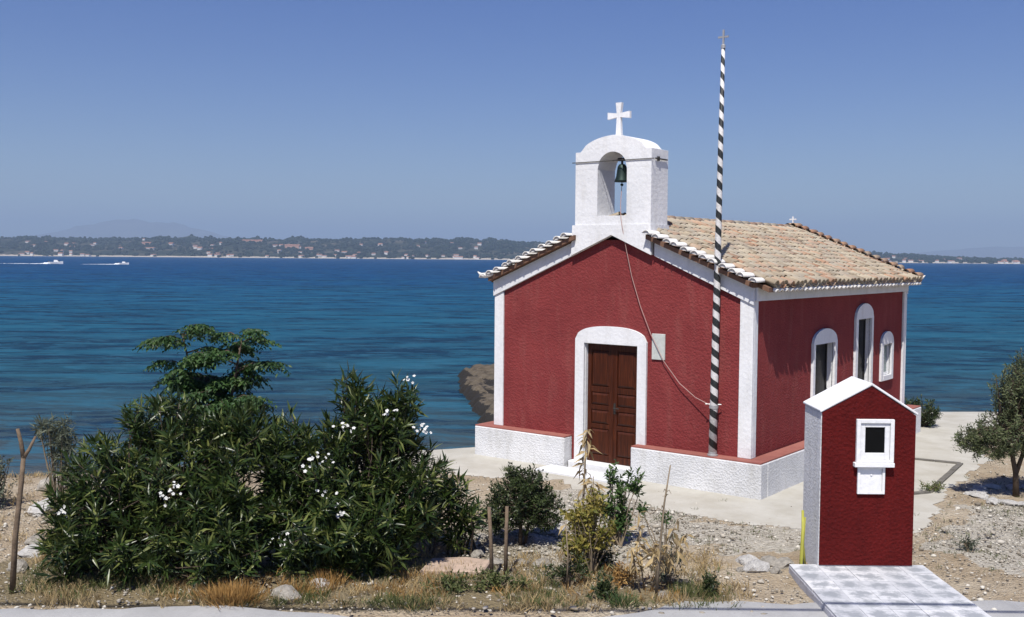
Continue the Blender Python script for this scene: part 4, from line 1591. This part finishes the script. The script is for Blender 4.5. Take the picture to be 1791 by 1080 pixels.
def gravel_mat():
    m, nt, b = new_mat('gravel')
    isl = nt.nodes.new('ShaderNodeNewGeometry').outputs['Random Per Island']
    L(nt, ramp(nt, isl, [(0.0, (0.13, 0.11, 0.085)), (0.3, (0.31, 0.275, 0.22)), (0.7, (0.48, 0.44, 0.37)), (1.0, (0.64, 0.61, 0.53))]), b.inputs['Base Color'])
    b.inputs['Roughness'].default_value = 0.95
    b.inputs['Specular IOR Level'].default_value = 0.1
    return m


tag(link('gravel', blobs('gravel', C, R, gravel_mat(), rs)), 'pale grey gravel and pebbles strewn over the ground', 'gravel', kind='stuff')
o = bevel(MB().prism([(-0.40, -0.22), (0.32, -0.26), (0.40, 0.18), (0.1, 0.30), (-0.30, 0.24)], -0.05, 0.03, 'z').build('stone_slab', M_SLAB, None, loc=tuple(S(-0.62, 11.65, 0.03)), rz=SROT), 0.015)
tag(o, 'flat pinkish stone slab lying right of the oleander', 'stone slab')

# ================================================================== PLANTS


def plant_root(name, label, cat, u, v, group=None):
    z = float(ground_h(np.array(u), np.array(v)))
    return thing(name, label, cat, tuple(S(u, v, z)), SROT, group)


def stems_to(tips, bases, parent, mat, r0, r1, rs, step=3, name='stem', sag=0.12):
    mb = MB()
    for q in tips[::step]:
        b = bases[rs.randint(len(bases))]
        b = np.array(b) + rs.normal(size=3) * np.array([0.03, 0.03, 0])
        m1 = b + (q - b) * 0.35 + np.array([0, 0, 0.12]) + rs.normal(size=3) * 0.05
        m2 = b + (q - b) * 0.72 + np.array([0, 0, 0.06]) + rs.normal(size=3) * 0.05
        mb.tube([b, m1, m2, q], [r0, r0 * 0.75, r0 * 0.45, r1], 5, False)
    return mb.build(name, mat, parent, True, fix=False)


def oleander(u, v, lumps, m, label, seed, flowers, fl_bias):
    rs = np.random.RandomState(seed)
    o = plant_root('oleander_bush', label, 'bush', u, v)
    tips, dirs = shoots_in_lumps(lumps, m, rs, shell=(0.55, 1.04))
    P, D, Nn = whorl_leaves(tips, dirs, 24, 0.30, rs, 22, 95)
    Ln = 0.185 * rs.uniform(0.55, 1.25, len(P))
    link('foliage', leaf_mesh('foliage', P, D, Nn, Ln, Ln * 0.165, M_OLEA, 0.18, 0.12), o)['kind'] = 'stuff'
    bases = [(rs.uniform(-0.35, 0.35) + lumps[0][0] * 0.3, rs.uniform(-0.25, 0.25), -0.05) for _ in range(12)]
    stems_to(tips, bases, o, M_BARK, 0.016, 0.004, rs, 3)
    # clusters of white flowers near the surface
    for (fx, fy, fz) in flowers:
        cl = MB()
        fm = []
        for k in range(rs.randint(5, 11)):
            c = np.array([fx, fy, fz]) + rs.normal(size=3) * np.array([0.055, 0.035, 0.045])
            ax = nrm(np.array([0, -0.8, 0.7]) + rs.normal(size=3) * 0.5)
            ref = nrm(np.cross(ax, [0.3, 0.1, 1]))
            rf2 = np.cross(ax, ref)
            R_ = rs.uniform(0.013, 0.021)
            for j in range(5):
                t0 = 2 * PI * j / 5
                d = ref * math.cos(t0) + rf2 * math.sin(t0)
                e = np.cross(ax, d)
                cl.add([c, c + d * R_ * 0.8 + e * R_ * 0.5 + ax * 0.006, c + d * R_ * 1.25 + ax * 0.002, c + d * R_ * 0.8 - e * R_ * 0.5 + ax * 0.006], [(0, 1, 2, 3)])
        cl.build('flower_cluster', M_FLOWER, o, fix=False)['kind'] = 'stuff'
    return o


# left oleander, local x along the road, y towards the sea
oleander(-3.95, 11.75, [
    (-0.60, 0.0, 0.82, 0.72, 0.75, 0.74), (0.15, 0.05, 1.08, 0.85, 0.80, 0.80), (0.9, 0.0, 1.0, 0.62, 0.75, 0.84),
    (-0.55, -0.35, 0.45, 0.85, 0.75, 0.55), (0.45, -0.45, 0.50, 0.95, 0.75, 0.60), (-0.10, 0.1, 1.58, 0.52, 0.45, 0.36), (0.80, 0.1, 1.50, 0.48, 0.42, 0.38), (-1.0, 0.0, 0.48, 0.45, 0.5, 0.42),
], 700, 'broad dark green oleander bush filling the left foreground', 3,
    [(0.32, -0.78, 1.03), (0.24, -0.80, 0.98), (-0.95, -0.60, 0.75)], 0)
# right oleander with most of the flowers
oleander(-1.75, 11.95, [
    (-0.15, 0.0, 1.00, 0.75, 0.70, 0.75), (-0.45, -0.3, 0.55, 0.75, 0.75, 0.60), (0.45, 0.0, 0.85, 0.60, 0.65, 0.62), (0.0, 0.0, 1.62, 0.42, 0.40, 0.42),
    (-0.08, 0.05, 2.02, 0.17, 0.17, 0.20), (0.46, 0.05, 1.95, 0.16, 0.16, 0.24), (0.15, -0.35, 0.55, 0.70, 0.7, 0.5), (-0.75, 0.1, 1.1, 0.5, 0.55, 0.62), (0.3, 0.0, 1.55, 0.35, 0.35, 0.35),
], 640, 'tall oleander bush with white blossom beside the church yard', 8,
    [(-0.28, -0.72, 0.98), (-0.12, -0.78, 0.80), (0.37, -0.30, 1.80), (0.56, 0.0, 2.18), (-0.12, -0.48, 1.68), (0.72, -0.2, 1.62),
     (-0.32, -0.62, 1.30), (-0.5, -0.62, 1.28), (-0.78, -0.72, 0.45)], 1)
# low bright-green oleander shoots at its right foot
oleander(-0.68, 12.25, [(0.0, 0.0, 0.85, 0.22, 0.22, 0.30), (0.05, 0.0, 0.45, 0.30, 0.25, 0.35)], 34, 'small bright green oleander shoot right of the tall bush', 12, [], 0)


def layered_tree(u, v, label, seed):
    rs = np.random.RandomState(seed)
    o = plant_root('young_tree', label, 'tree', u, v)
    mb = MB()
    trunks = [[(0, 0, -0.1), (-0.1, 0, 0.8), (-0.22, 0.02, 1.6), (-0.42, 0.0, 2.55)], [(0.08, 0, -0.1), (0.12, 0, 0.8), (0.18, 0, 1.6), (0.36, 0.0, 2.55)], [(0.0, 0.05, -0.1), (0.02, 0.1, 1.0), (-0.05, 0.1, 1.9)]]
    P, D, Nn = [], [], []
    for tr in trunks:
        mb.tube(tr, [0.045, 0.035, 0.024, 0.008], 7, True) if len(tr) == 4 else mb.tube(tr, [0.04, 0.03, 0.01], 7)
    levels = []
    for tr, top, n in ((trunks[0], 2.60, 25), (trunks[1], 2.60, 25), (trunks[2], 2.2, 30)):
        for k in range(n):
            z = 1.05 + (top - 1.05) * (k + rs.rand()) / n
            f = np.interp(z, [p[2] for p in tr], range(len(tr)))
            i = int(min(f, len(tr) - 2))
            b = np.array(tr[i]) + (np.array(tr[i + 1]) - np.array(tr[i])) * (f - i)
            ang = rs.uniform(0, 2 * PI)
            ln = rs.uniform(0.35, 0.75) * (1.15 - 0.55 * (z - 1.0) / 1.6)
            e = b + np.array([math.cos(ang) * ln, math.sin(ang) * ln, rs.uniform(0.02, 0.16)])
            m = (b + e) / 2 + np.array([0, 0, 0.06])
            mb.tube([b, m, e], [0.012, 0.008, 0.003], 5, False)
            # drooping pinnate leaves all along the branch
            for j in range(rs.randint(20, 30)):
                t = rs.uniform(0.15, 1.03)
                s = b + (e - b) * t + np.array([0, 0, 0.06 * (1 - (2 * t - 1) ** 2)])
                a2 = ang + rs.normal() * 1.1
                d = nrm(np.array([math.cos(a2), math.sin(a2), rs.uniform(-0.55, 0.15)]))
                ll = rs.uniform(0.13, 0.24)
                for q in range(8):
                    tt = (q + 1) / 8
                    pos = s + d * ll * tt - np.array([0, 0, 0.05 * tt * tt])
                    sd = nrm(np.cross(d, [0, 0, 1.0])) * (1 if q % 2 else -1)
                    P.append(pos)
                    D.append(nrm(sd + d * 0.5 + np.array([0, 0, -0.45]) + rs.normal(size=3) * 0.2))
                    Nn.append(np.array([0, 0, 1.0]) + rs.normal(size=3) * 0.35)
    mb.build('trunk', M_BARK, o, True, fix=False)
    n = len(P)
    Ln = 0.066 * rs.uniform(0.7, 1.35, n)
    link('crown', leaf_mesh('crown', P, D, Nn, Ln, Ln * 0.5, M_TREE), o)['kind'] = 'stuff'


layered_tree(-3.86, 13.3, 'young tree with tiered drooping leaves rising behind the left oleander', 4)


def leafy(name, label, cat, u, v, lumps, m, k, slen, leaf, ratio, mat, seed, trunk=None, part='crown', stem_step=3, r0=0.012, upw=0.5, shell=(0.5, 1.03), wood=M_BARK, group=None):
    rs = np.random.RandomState(seed)
    o = plant_root(name, label, cat, u, v, group)
    tips, dirs = shoots_in_lumps(lumps, m, rs, shell=shell, upw=upw)
    P, D, Nn = whorl_leaves(tips, dirs, k, slen, rs, 25, 95)
    Ln = leaf * rs.uniform(0.65, 1.35, len(P))
    link(part, leaf_mesh(part, P, D, Nn, Ln, Ln * ratio, mat), o)['kind'] = 'stuff'
    mb = MB()
    if trunk:
        for tr, rd in trunk:
            mb.tube(tr, rd, 8, True)
        bases = [trunk[0][0][-1]]
        if len(trunk) > 1:
            bases = [t[0][-1] for t in trunk]
    else:
        bases = [(rs.uniform(-0.06, 0.06), rs.uniform(-0.06, 0.06), -0.03) for _ in range(5)]
    for q in tips[::stem_step]:
        b = np.array(bases[rs.randint(len(bases))])
        m1 = b + (q - b) * 0.5 + rs.normal(size=3) * 0.03 + np.array([0, 0, 0.04])
        mb.tube([b, m1, q], [r0, r0 * 0.6, 0.003], 5, False)
    mb.build('trunk' if trunk else 'stem', wood, o, True, fix=False)
    return o


# clipped dark bush in its ring of stones
leafy('clipped_bush', 'dark rounded bush on short stems before the chapel door', 'bush', 0.13, 12.75,
      [(-0.05, 0, 0.52, 0.44, 0.40, 0.36), (0.22, 0, 0.46, 0.34, 0.34, 0.32), (0.08, 0, 0.78, 0.28, 0.28, 0.20), (-0.28, 0, 0.36, 0.26, 0.26, 0.28), (-0.1, 0, 0.9, 0.12, 0.12, 0.12)], 620, 14, 0.12, 0.045, 0.45, M_BUSH, 31,
      trunk=[([(0, 0, -0.05), (0.0, 0.0, 0.2), (-0.03, 0, 0.4)], [0.03, 0.025, 0.02]), ([(0.05, 0.03, -0.05), (0.09, 0.0, 0.2), (0.16, 0, 0.4)], [0.025, 0.02, 0.015])])
# olive tree at the right edge
leafy('olive_tree', 'small olive tree in a white stone ring at the right edge', 'tree', 7.75, 15.6,
      [(0.05, 0, 1.05, 0.74, 0.62, 0.42), (-0.35, 0, 0.80, 0.45, 0.4, 0.26), (0.5, 0, 0.85, 0.5, 0.4, 0.3), (0.35, 0, 1.55, 0.62, 0.55, 0.45), (-0.05, 0, 1.62, 0.38, 0.4, 0.38), (0.2, 0, 2.0, 0.36, 0.36, 0.28), (-0.55, 0, 0.98, 0.36, 0.34, 0.24), (0.8, 0, 1.2, 0.5, 0.5, 0.45), (-0.8, -0.05, 0.88, 0.16, 0.2, 0.14)],
      1350, 16, 0.17, 0.058, 0.30, M_OLIVE, 41,
      trunk=[([(0.02, 0, -0.05), (0.0, 0.0, 0.35), (-0.06, 0, 0.62), (-0.22, 0, 0.95)], [0.055, 0.042, 0.035, 0.02]), ([(0.0, 0, 0.33), (0.10, 0.0, 0.65), (0.22, 0, 1.2)], [0.038, 0.03, 0.018])], r0=0.011)
# round shrub by the sea behind the shrine
leafy('round_shrub', 'round dark shrub near the water behind the shrine roof', 'shrub', 8.95, 22.2,
      [(0, 0, 0.30, 0.42, 0.40, 0.34), (-0.35, 0, 0.32, 0.35, 0.35, 0.32)], 300, 12, 0.12, 0.06, 0.4, M_BUSH, 51)
# saplings between the bush and the dead stalk
leafy('green_sapling', 'green sapling with upright glossy leaves before the chapel steps', 'sapling', 1.33, 12.75,
      [(0.0, 0, 0.78, 0.15, 0.15, 0.30), (0.20, 0, 0.82, 0.14, 0.12, 0.18), (0.05, 0, 0.35, 0.16, 0.14, 0.24), (-0.14, 0, 0.5, 0.12, 0.1, 0.18)], 84, 12, 0.13, 0.075, 0.42, M_SAP, 61, upw=0.9, wood=M_TWIG)
leafy('yellowing_sapling', 'yellowing leafy sapling in the middle foreground', 'sapling', 0.88, 11.55,
      [(0.0, 0, 0.66, 0.20, 0.18, 0.24), (0.14, 0, 0.48, 0.22, 0.18, 0.22), (-0.1, 0, 0.34, 0.2, 0.16, 0.24), (0.1, 0, 0.82, 0.14, 0.12, 0.16), (-0.15, 0, 0.62, 0.14, 0.12, 0.16)], 190, 10, 0.13, 0.065, 0.45, M_YGREEN, 62, wood=M_TWIG)
leafy('small_dark_shrub', 'low dark leafy shrub at the foot of the yellowing sapling', 'shrub', 0.95, 11.75,
      [(0.0, 0, 0.22, 0.20, 0.2, 0.24), (0.1, 0, 0.12, 0.2, 0.2, 0.14)], 90, 10, 0.10, 0.05, 0.45, M_BUSH, 63)
leafy('weed_shrub', 'small grey-green weed beside the dead stalk right', 'weed', 1.83, 12.0,
      [(0.0, 0, 0.55, 0.08, 0.08, 0.10), (-0.25, 0.1, 0.62, 0.09, 0.09, 0.10)], 14, 9, 0.09, 0.05, 0.5, M_SAP, 64, wood=M_TWIG)
leafy('drooping_plant', 'grey-green drooping plant at the left edge of the oleander', 'plant', -5.72, 12.9,
      [(0, 0, 1.30, 0.18, 0.2, 0.26), (0.1, 0, 0.95, 0.22, 0.22, 0.35), (-0.2, 0, 1.38, 0.16, 0.16, 0.12)], 95, 14, 0.16, 0.11, 0.14, M_GREY, 65, upw=-0.1, wood=M_TWIG)
leafy('edge_shrub', 'dark shrub cut off by the left edge of the picture', 'shrub', -7.35, 14.35,
      [(0, 0, 0.38, 0.34, 0.34, 0.42), (-0.4, 0, 0.4, 0.4, 0.4, 0.42)], 220, 12, 0.14, 0.06, 0.35, M_GREY, 66)


for i, (lab, u, v, lumps, m, leaf, ratio, mt) in enumerate((
        ('low spreading olive weed before the two wooden stakes', -0.15, 10.95, [(0, 0, 0.10, 0.42, 0.2, 0.12)], 70, 0.05, 0.4, M_WEED),
        ('dark twiggy low shrub at the foot of the thin dry stem', 0.62, 11.15, [(0, 0, 0.14, 0.26, 0.2, 0.16), (0.15, 0, 0.22, 0.14, 0.14, 0.14)], 70, 0.045, 0.4, M_BUSH),
        ('brownish low weed between the yellowing sapling and the dead stalk', 1.22, 11.15, [(0, 0, 0.12, 0.24, 0.18, 0.14)], 46, 0.05, 0.35, M_BROOM),
        ('grey-green bushy weed right behind the dead stalk', 1.72, 11.2, [(0, 0, 0.20, 0.20, 0.18, 0.22)], 56, 0.05, 0.3, M_GREY),
        ('sprawling green weed left of the stakes near the slab', -0.62, 10.85, [(0, 0, 0.09, 0.34, 0.2, 0.12)], 60, 0.05, 0.4, M_WEED),
        ('small dark leafy weed at the road corner right of the dead stalk', 2.12, 10.80, [(0, 0, 0.12, 0.14, 0.12, 0.15)], 34, 0.045, 0.45, M_BUSH),
        ('dark leafy clump at the road edge below the yellowing sapling', 0.98, 10.62, [(0, 0, 0.14, 0.17, 0.14, 0.17)], 50, 0.05, 0.45, M_BUSH),
        ('dry tan weed left of the clipped bush stones', -0.95, 12.7, [(0, 0, 0.16, 0.22, 0.2, 0.2)], 40, 0.07, 0.2, M_DRY),
        ('pale weed in the dirt right of the paved platform', 5.7, 12.6, [(0, 0, 0.08, 0.2, 0.16, 0.09)], 30, 0.05, 0.3, M_GREY),
        ('green weed before the white stone ring of the olive', 6.6, 15.9, [(0, 0, 0.07, 0.28, 0.2, 0.09)], 40, 0.05, 0.3, M_WEED))):
    leafy('low_weed', lab, 'weed', u, v, lumps, m, 9, 0.09, leaf, ratio, mt, 110 + i, wood=M_TWIG, r0=0.006, shell=(0.2, 1.05))


def dead_plant(name, label, u, v, stalks, seed, leaves=0, lmat=None, stub=True):
    rs = np.random.RandomState(seed)
    o = plant_root(name, label, 'plant', u, v)
    P, D, Nn = [], [], []
    for st, r in stalks:
        mb = MB().tube(st, [r * (1 - 0.6 * i / (len(st) - 1)) for i in range(len(st))], 6)
        a = np.array(st)
        if stub:
            for k in range(9):
                t = rs.uniform(0.35, 1.0) * (len(a) - 1)
                i = int(min(t, len(a) - 2))
                b = a[i] + (a[i + 1] - a[i]) * (t - i)
                ang = rs.uniform(0, 2 * PI)
                ln = rs.uniform(0.05, 0.15)
                mb.tube([b, b + np.array([math.cos(ang) * ln * 0.6, math.sin(ang) * ln * 0.3, ln * 0.35]), b + np.array([math.cos(ang) * ln, math.sin(ang) * ln * 0.6, ln * rs.uniform(-0.3, 0.8)])], [r * 0.4, r * 0.3, 0.002], 4, False)
        mb.build('stalk', M_TWIG, o, True, fix=False)
        for k in range(leaves):
            t = rs.uniform(0.45, 1.0) * (len(a) - 1)
            i = int(min(t, len(a) - 2))
            b = a[i] + (a[i + 1] - a[i]) * (t - i)
            ang = rs.uniform(0, 2 * PI)
            P.append(b)
            D.append((math.cos(ang), math.sin(ang), rs.uniform(-1.2, 0.3)))
            Nn.append((0, 0, 1) + rs.normal(size=3) * 0.4)
    if leaves:
        Ln = rs.uniform(0.10, 0.22, len(P))
        link('dry_leaves', leaf_mesh('dry_leaves', P, D, Nn, Ln, Ln * 0.22, lmat, 0.2, 0.35), o)['kind'] = 'stuff'


dead_plant('dry_corn_stalk', 'tall withered stalk with hanging tan leaves before the door', 0.90, 12.3, [([(0, 0, 0), (-0.02, 0, 0.6), (0.0, 0, 1.15), (0.02, 0, 1.52)], 0.018), ([(0.05, 0, 0), (0.12, 0, 0.5), (0.1, 0, 0.95)], 0.012)], 71, 44, M_DRY, False)
dead_plant('dead_stalk', 'bare dead stalk with short side twigs at the roadside', 1.55, 10.7, [([(0, 0, 0), (0.03, 0, 0.5), (0.07, 0, 1.0), (0.13, 0, 1.42)], 0.017)], 72)
dead_plant('dry_plant', 'cluster of thin leaning dry stems beside the dead stalk', 1.5, 10.85, [([(0, 0, 0), (0.12, 0, 0.35), (0.30, 0.05, 0.80)], 0.011), ([(-0.05, 0.05, 0), (-0.1, 0.05, 0.4), (-0.12, 0.1, 0.85)], 0.009), ([(0.03, 0.1, 0), (0.2, 0.1, 0.3), (0.42, 0.12, 0.62)], 0.009),
                                                                                               ([(-0.1, -0.05, 0), (-0.16, 0, 0.3), (-0.2, 0, 0.5)], 0.008), ([(0.06, -0.1, 0), (0.05, -0.1, 0.35), (0.1, -0.12, 0.6)], 0.008)], 73, 26, M_DRY)
dead_plant('thin_dry_stem', 'single thin dry stem left of the yellowing sapling', 0.62, 11.0, [([(0, 0, 0), (0.01, 0, 0.35), (-0.02, 0, 0.72)], 0.012)], 74, 5, M_DRY)

# stakes
st = thing('forked_stake', 'weathered wooden stake with a forked top at the left edge', 'stake', tuple(S(-5.30, 10.75, 0)), SROT)
MB().tube([(0, 0, -0.1), (0.05, 0, 0.6), (0.11, 0.02, 1.15), (0.14, 0.02, 1.45)], [0.034, 0.03, 0.027, 0.024], 8).build('post', M_STAKE, st, True)
MB().tube([(0.14, 0.02, 1.43), (0.115, 0.02, 1.60), (0.08, 0.02, 1.74)], [0.026, 0.022, 0.018], 7).build('prong', M_STAKE, st, True)
MB().tube([(0.14, 0.02, 1.43), (0.20, 0.02, 1.52), (0.27, 0.02, 1.66)], [0.022, 0.018, 0.012], 7).build('prong', M_STAKE, st, True)
for u, v, h, dx, lab in ((-0.20, 11.35, 0.80, -0.04, 'left slanting wooden stake before the clipped bush'), (-0.05, 11.47, 0.78, 0.01, 'right upright wooden stake before the clipped bush')):
    s2 = thing('plant_stake', lab, 'stake', tuple(S(u, v, 0)), SROT)
    MB().tube([(0, 0, -0.08), (dx * 0.4, 0, h * 0.5), (dx, 0, h)], [0.026, 0.022, 0.02], 7).build('post', M_STAKE, s2, True)


# tufts of dry grass and weeds
def tuft(name, label, u, v, n, spread, h, mat, seed, lean=0.55):
    rs = np.random.RandomState(seed)
    o = plant_root(name, label, 'grass tuft', u, v)
    b = np.stack([rs.normal(size=n) * spread * 0.4, rs.normal(size=n) * spread * 0.3, np.full(n, -0.02)], 1)
    d = np.stack([b[:, 0] / spread * 1.4 * lean + rs.normal(size=n) * 0.35, b[:, 1] / spread * 1.4 * lean + rs.normal(size=n) * 0.35, np.full(n, 1.0)], 1)
    Ln = h * rs.uniform(0.5, 1.15, n)
    link('blades', leaf_mesh('blades', b, d, rs.normal(size=(n, 3)), Ln, 0.006 + Ln * 0.012, mat, 0.1, 0.2), o)['kind'] = 'stuff'


tuft('dry_tuft', 'large rusty orange tuft of dry grass at the road edge under the oleander', -2.88, 10.50, 900, 0.33, 0.22, M_BROOM, 81)
tuft('dry_tuft', 'rusty dry tuft at the foot of the tall oleander', -2.0, 11.0, 260, 0.22, 0.2, M_BROOM, 82)
tuft('dry_tuft', 'smaller brown dry tuft right of the large rusty one', -2.25, 10.75, 220, 0.22, 0.14, M_BROOM, 83)
tuft('weed_tuft', 'olive green weed tuft at the road edge before the slab', -1.05, 10.35, 160, 0.22, 0.17, M_WEED, 84)
tuft('weed_tuft', 'dark green weed tuft at the road edge left of the dead stalk', 1.15, 10.45, 130, 0.14, 0.20, M_SAP, 85)
tuft('weed_tuft', 'green weed tuft right of the dead stalk at the road corner', 1.98, 10.75, 140, 0.2, 0.17, M_WEED, 86)
tuft('weed_tuft', 'small weed tuft growing against the chapel plinth', -0.05, 17.15, 120, 0.08, 0.13, M_WEED, 87)


def meadow(name, label, n, mat, seed, region, h, cat='grass'):
    rs = np.random.RandomState(seed)
    B, D, Ln = [], [], []
    while len(B) < n:
        u = rs.uniform(region[0], region[1])
        v = rs.uniform(region[2], region[3])
        dens = noise.noise(Vector((u * 1.6, v * 1.6, seed))) + 0.15
        if dens < 0 or rs.rand() > dens * 2.2:
            continue
        ua, va = np.array([u]), np.array([v])
        if in_poly1(u, v, CEM) and rs.rand() < 0.97 or (3.1 < u < 4.8 and v < 12.4):
            continue
        z = float(ground_h(ua, va)[0])
        if z < -0.8:
            continue
        for _ in range(rs.randint(5, 12)):
            q = S(u + rs.normal() * 0.03, v + rs.normal() * 0.03, z - 0.015)
            B.append(q[:])
            D.append((rs.normal() * 0.5, rs.normal() * 0.5, 1.0))
            Ln.append(h * rs.uniform(0.35, 1.2))
    B, D, Ln = np.array(B), np.array(D), np.array(Ln)
    tag(link(name, leaf_mesh(name, B, D, rs.normal(size=B.shape), Ln, 0.005 + Ln * 0.03, mat, 0.1, 0.25)), label, cat, kind='stuff')


meadow('roadside_weeds', 'low green weeds growing along the road edge', 7000, M_WEED, 91, (-5.4, 2.4, 10.35, 11.7), 0.12)
meadow('roadside_dry_grass', 'thin dry tan grass along the road edge', 10000, M_DRY, 92, (-5.6, 2.6, 10.25, 12.4), 0.13)
meadow('rusty_dry_grass', 'rusty brown dry grass under the bushes', 1800, M_BROOM, 93, (-3.6, 1.8, 10.5, 11.4), 0.12)
meadow('yard_weeds', 'sparse low weeds in the gravel yard', 2600, M_WEED, 94, (0.3, 9.5, 11.5, 17.5), 0.07)
meadow('beach_dry_grass', 'dry straw grass on the bank above the left beach', 7000, M_DRY, 95, (-9.0, -4.2, 12.0, 19.5), 0.13)

# ================================================================== HAZE
hz = MB().box(-24500, 24500, -24500, 24500, -6.0, 840.0)
hm = bpy.data.materials.new('haze')
hm.use_nodes = True
nt = hm.node_tree
nt.nodes.remove(nt.nodes['Principled BSDF'])
pv = nt.nodes.new('ShaderNodeVolumePrincipled')
pv.inputs['Color'].default_value = (0.55, 0.74, 1.0, 1)
pv.inputs['Density'].default_value = 0.000125
pv.inputs['Anisotropy'].default_value = 0.0
L(nt, pv.outputs[0], nt.nodes['Material Output'].inputs['Volume'])
ho = hz.build('haze', hm, None, loc=(CAM.x, CAM.y, 0))
tag(ho, 'thin blue sea haze filling the air', 'haze', kind='stuff')
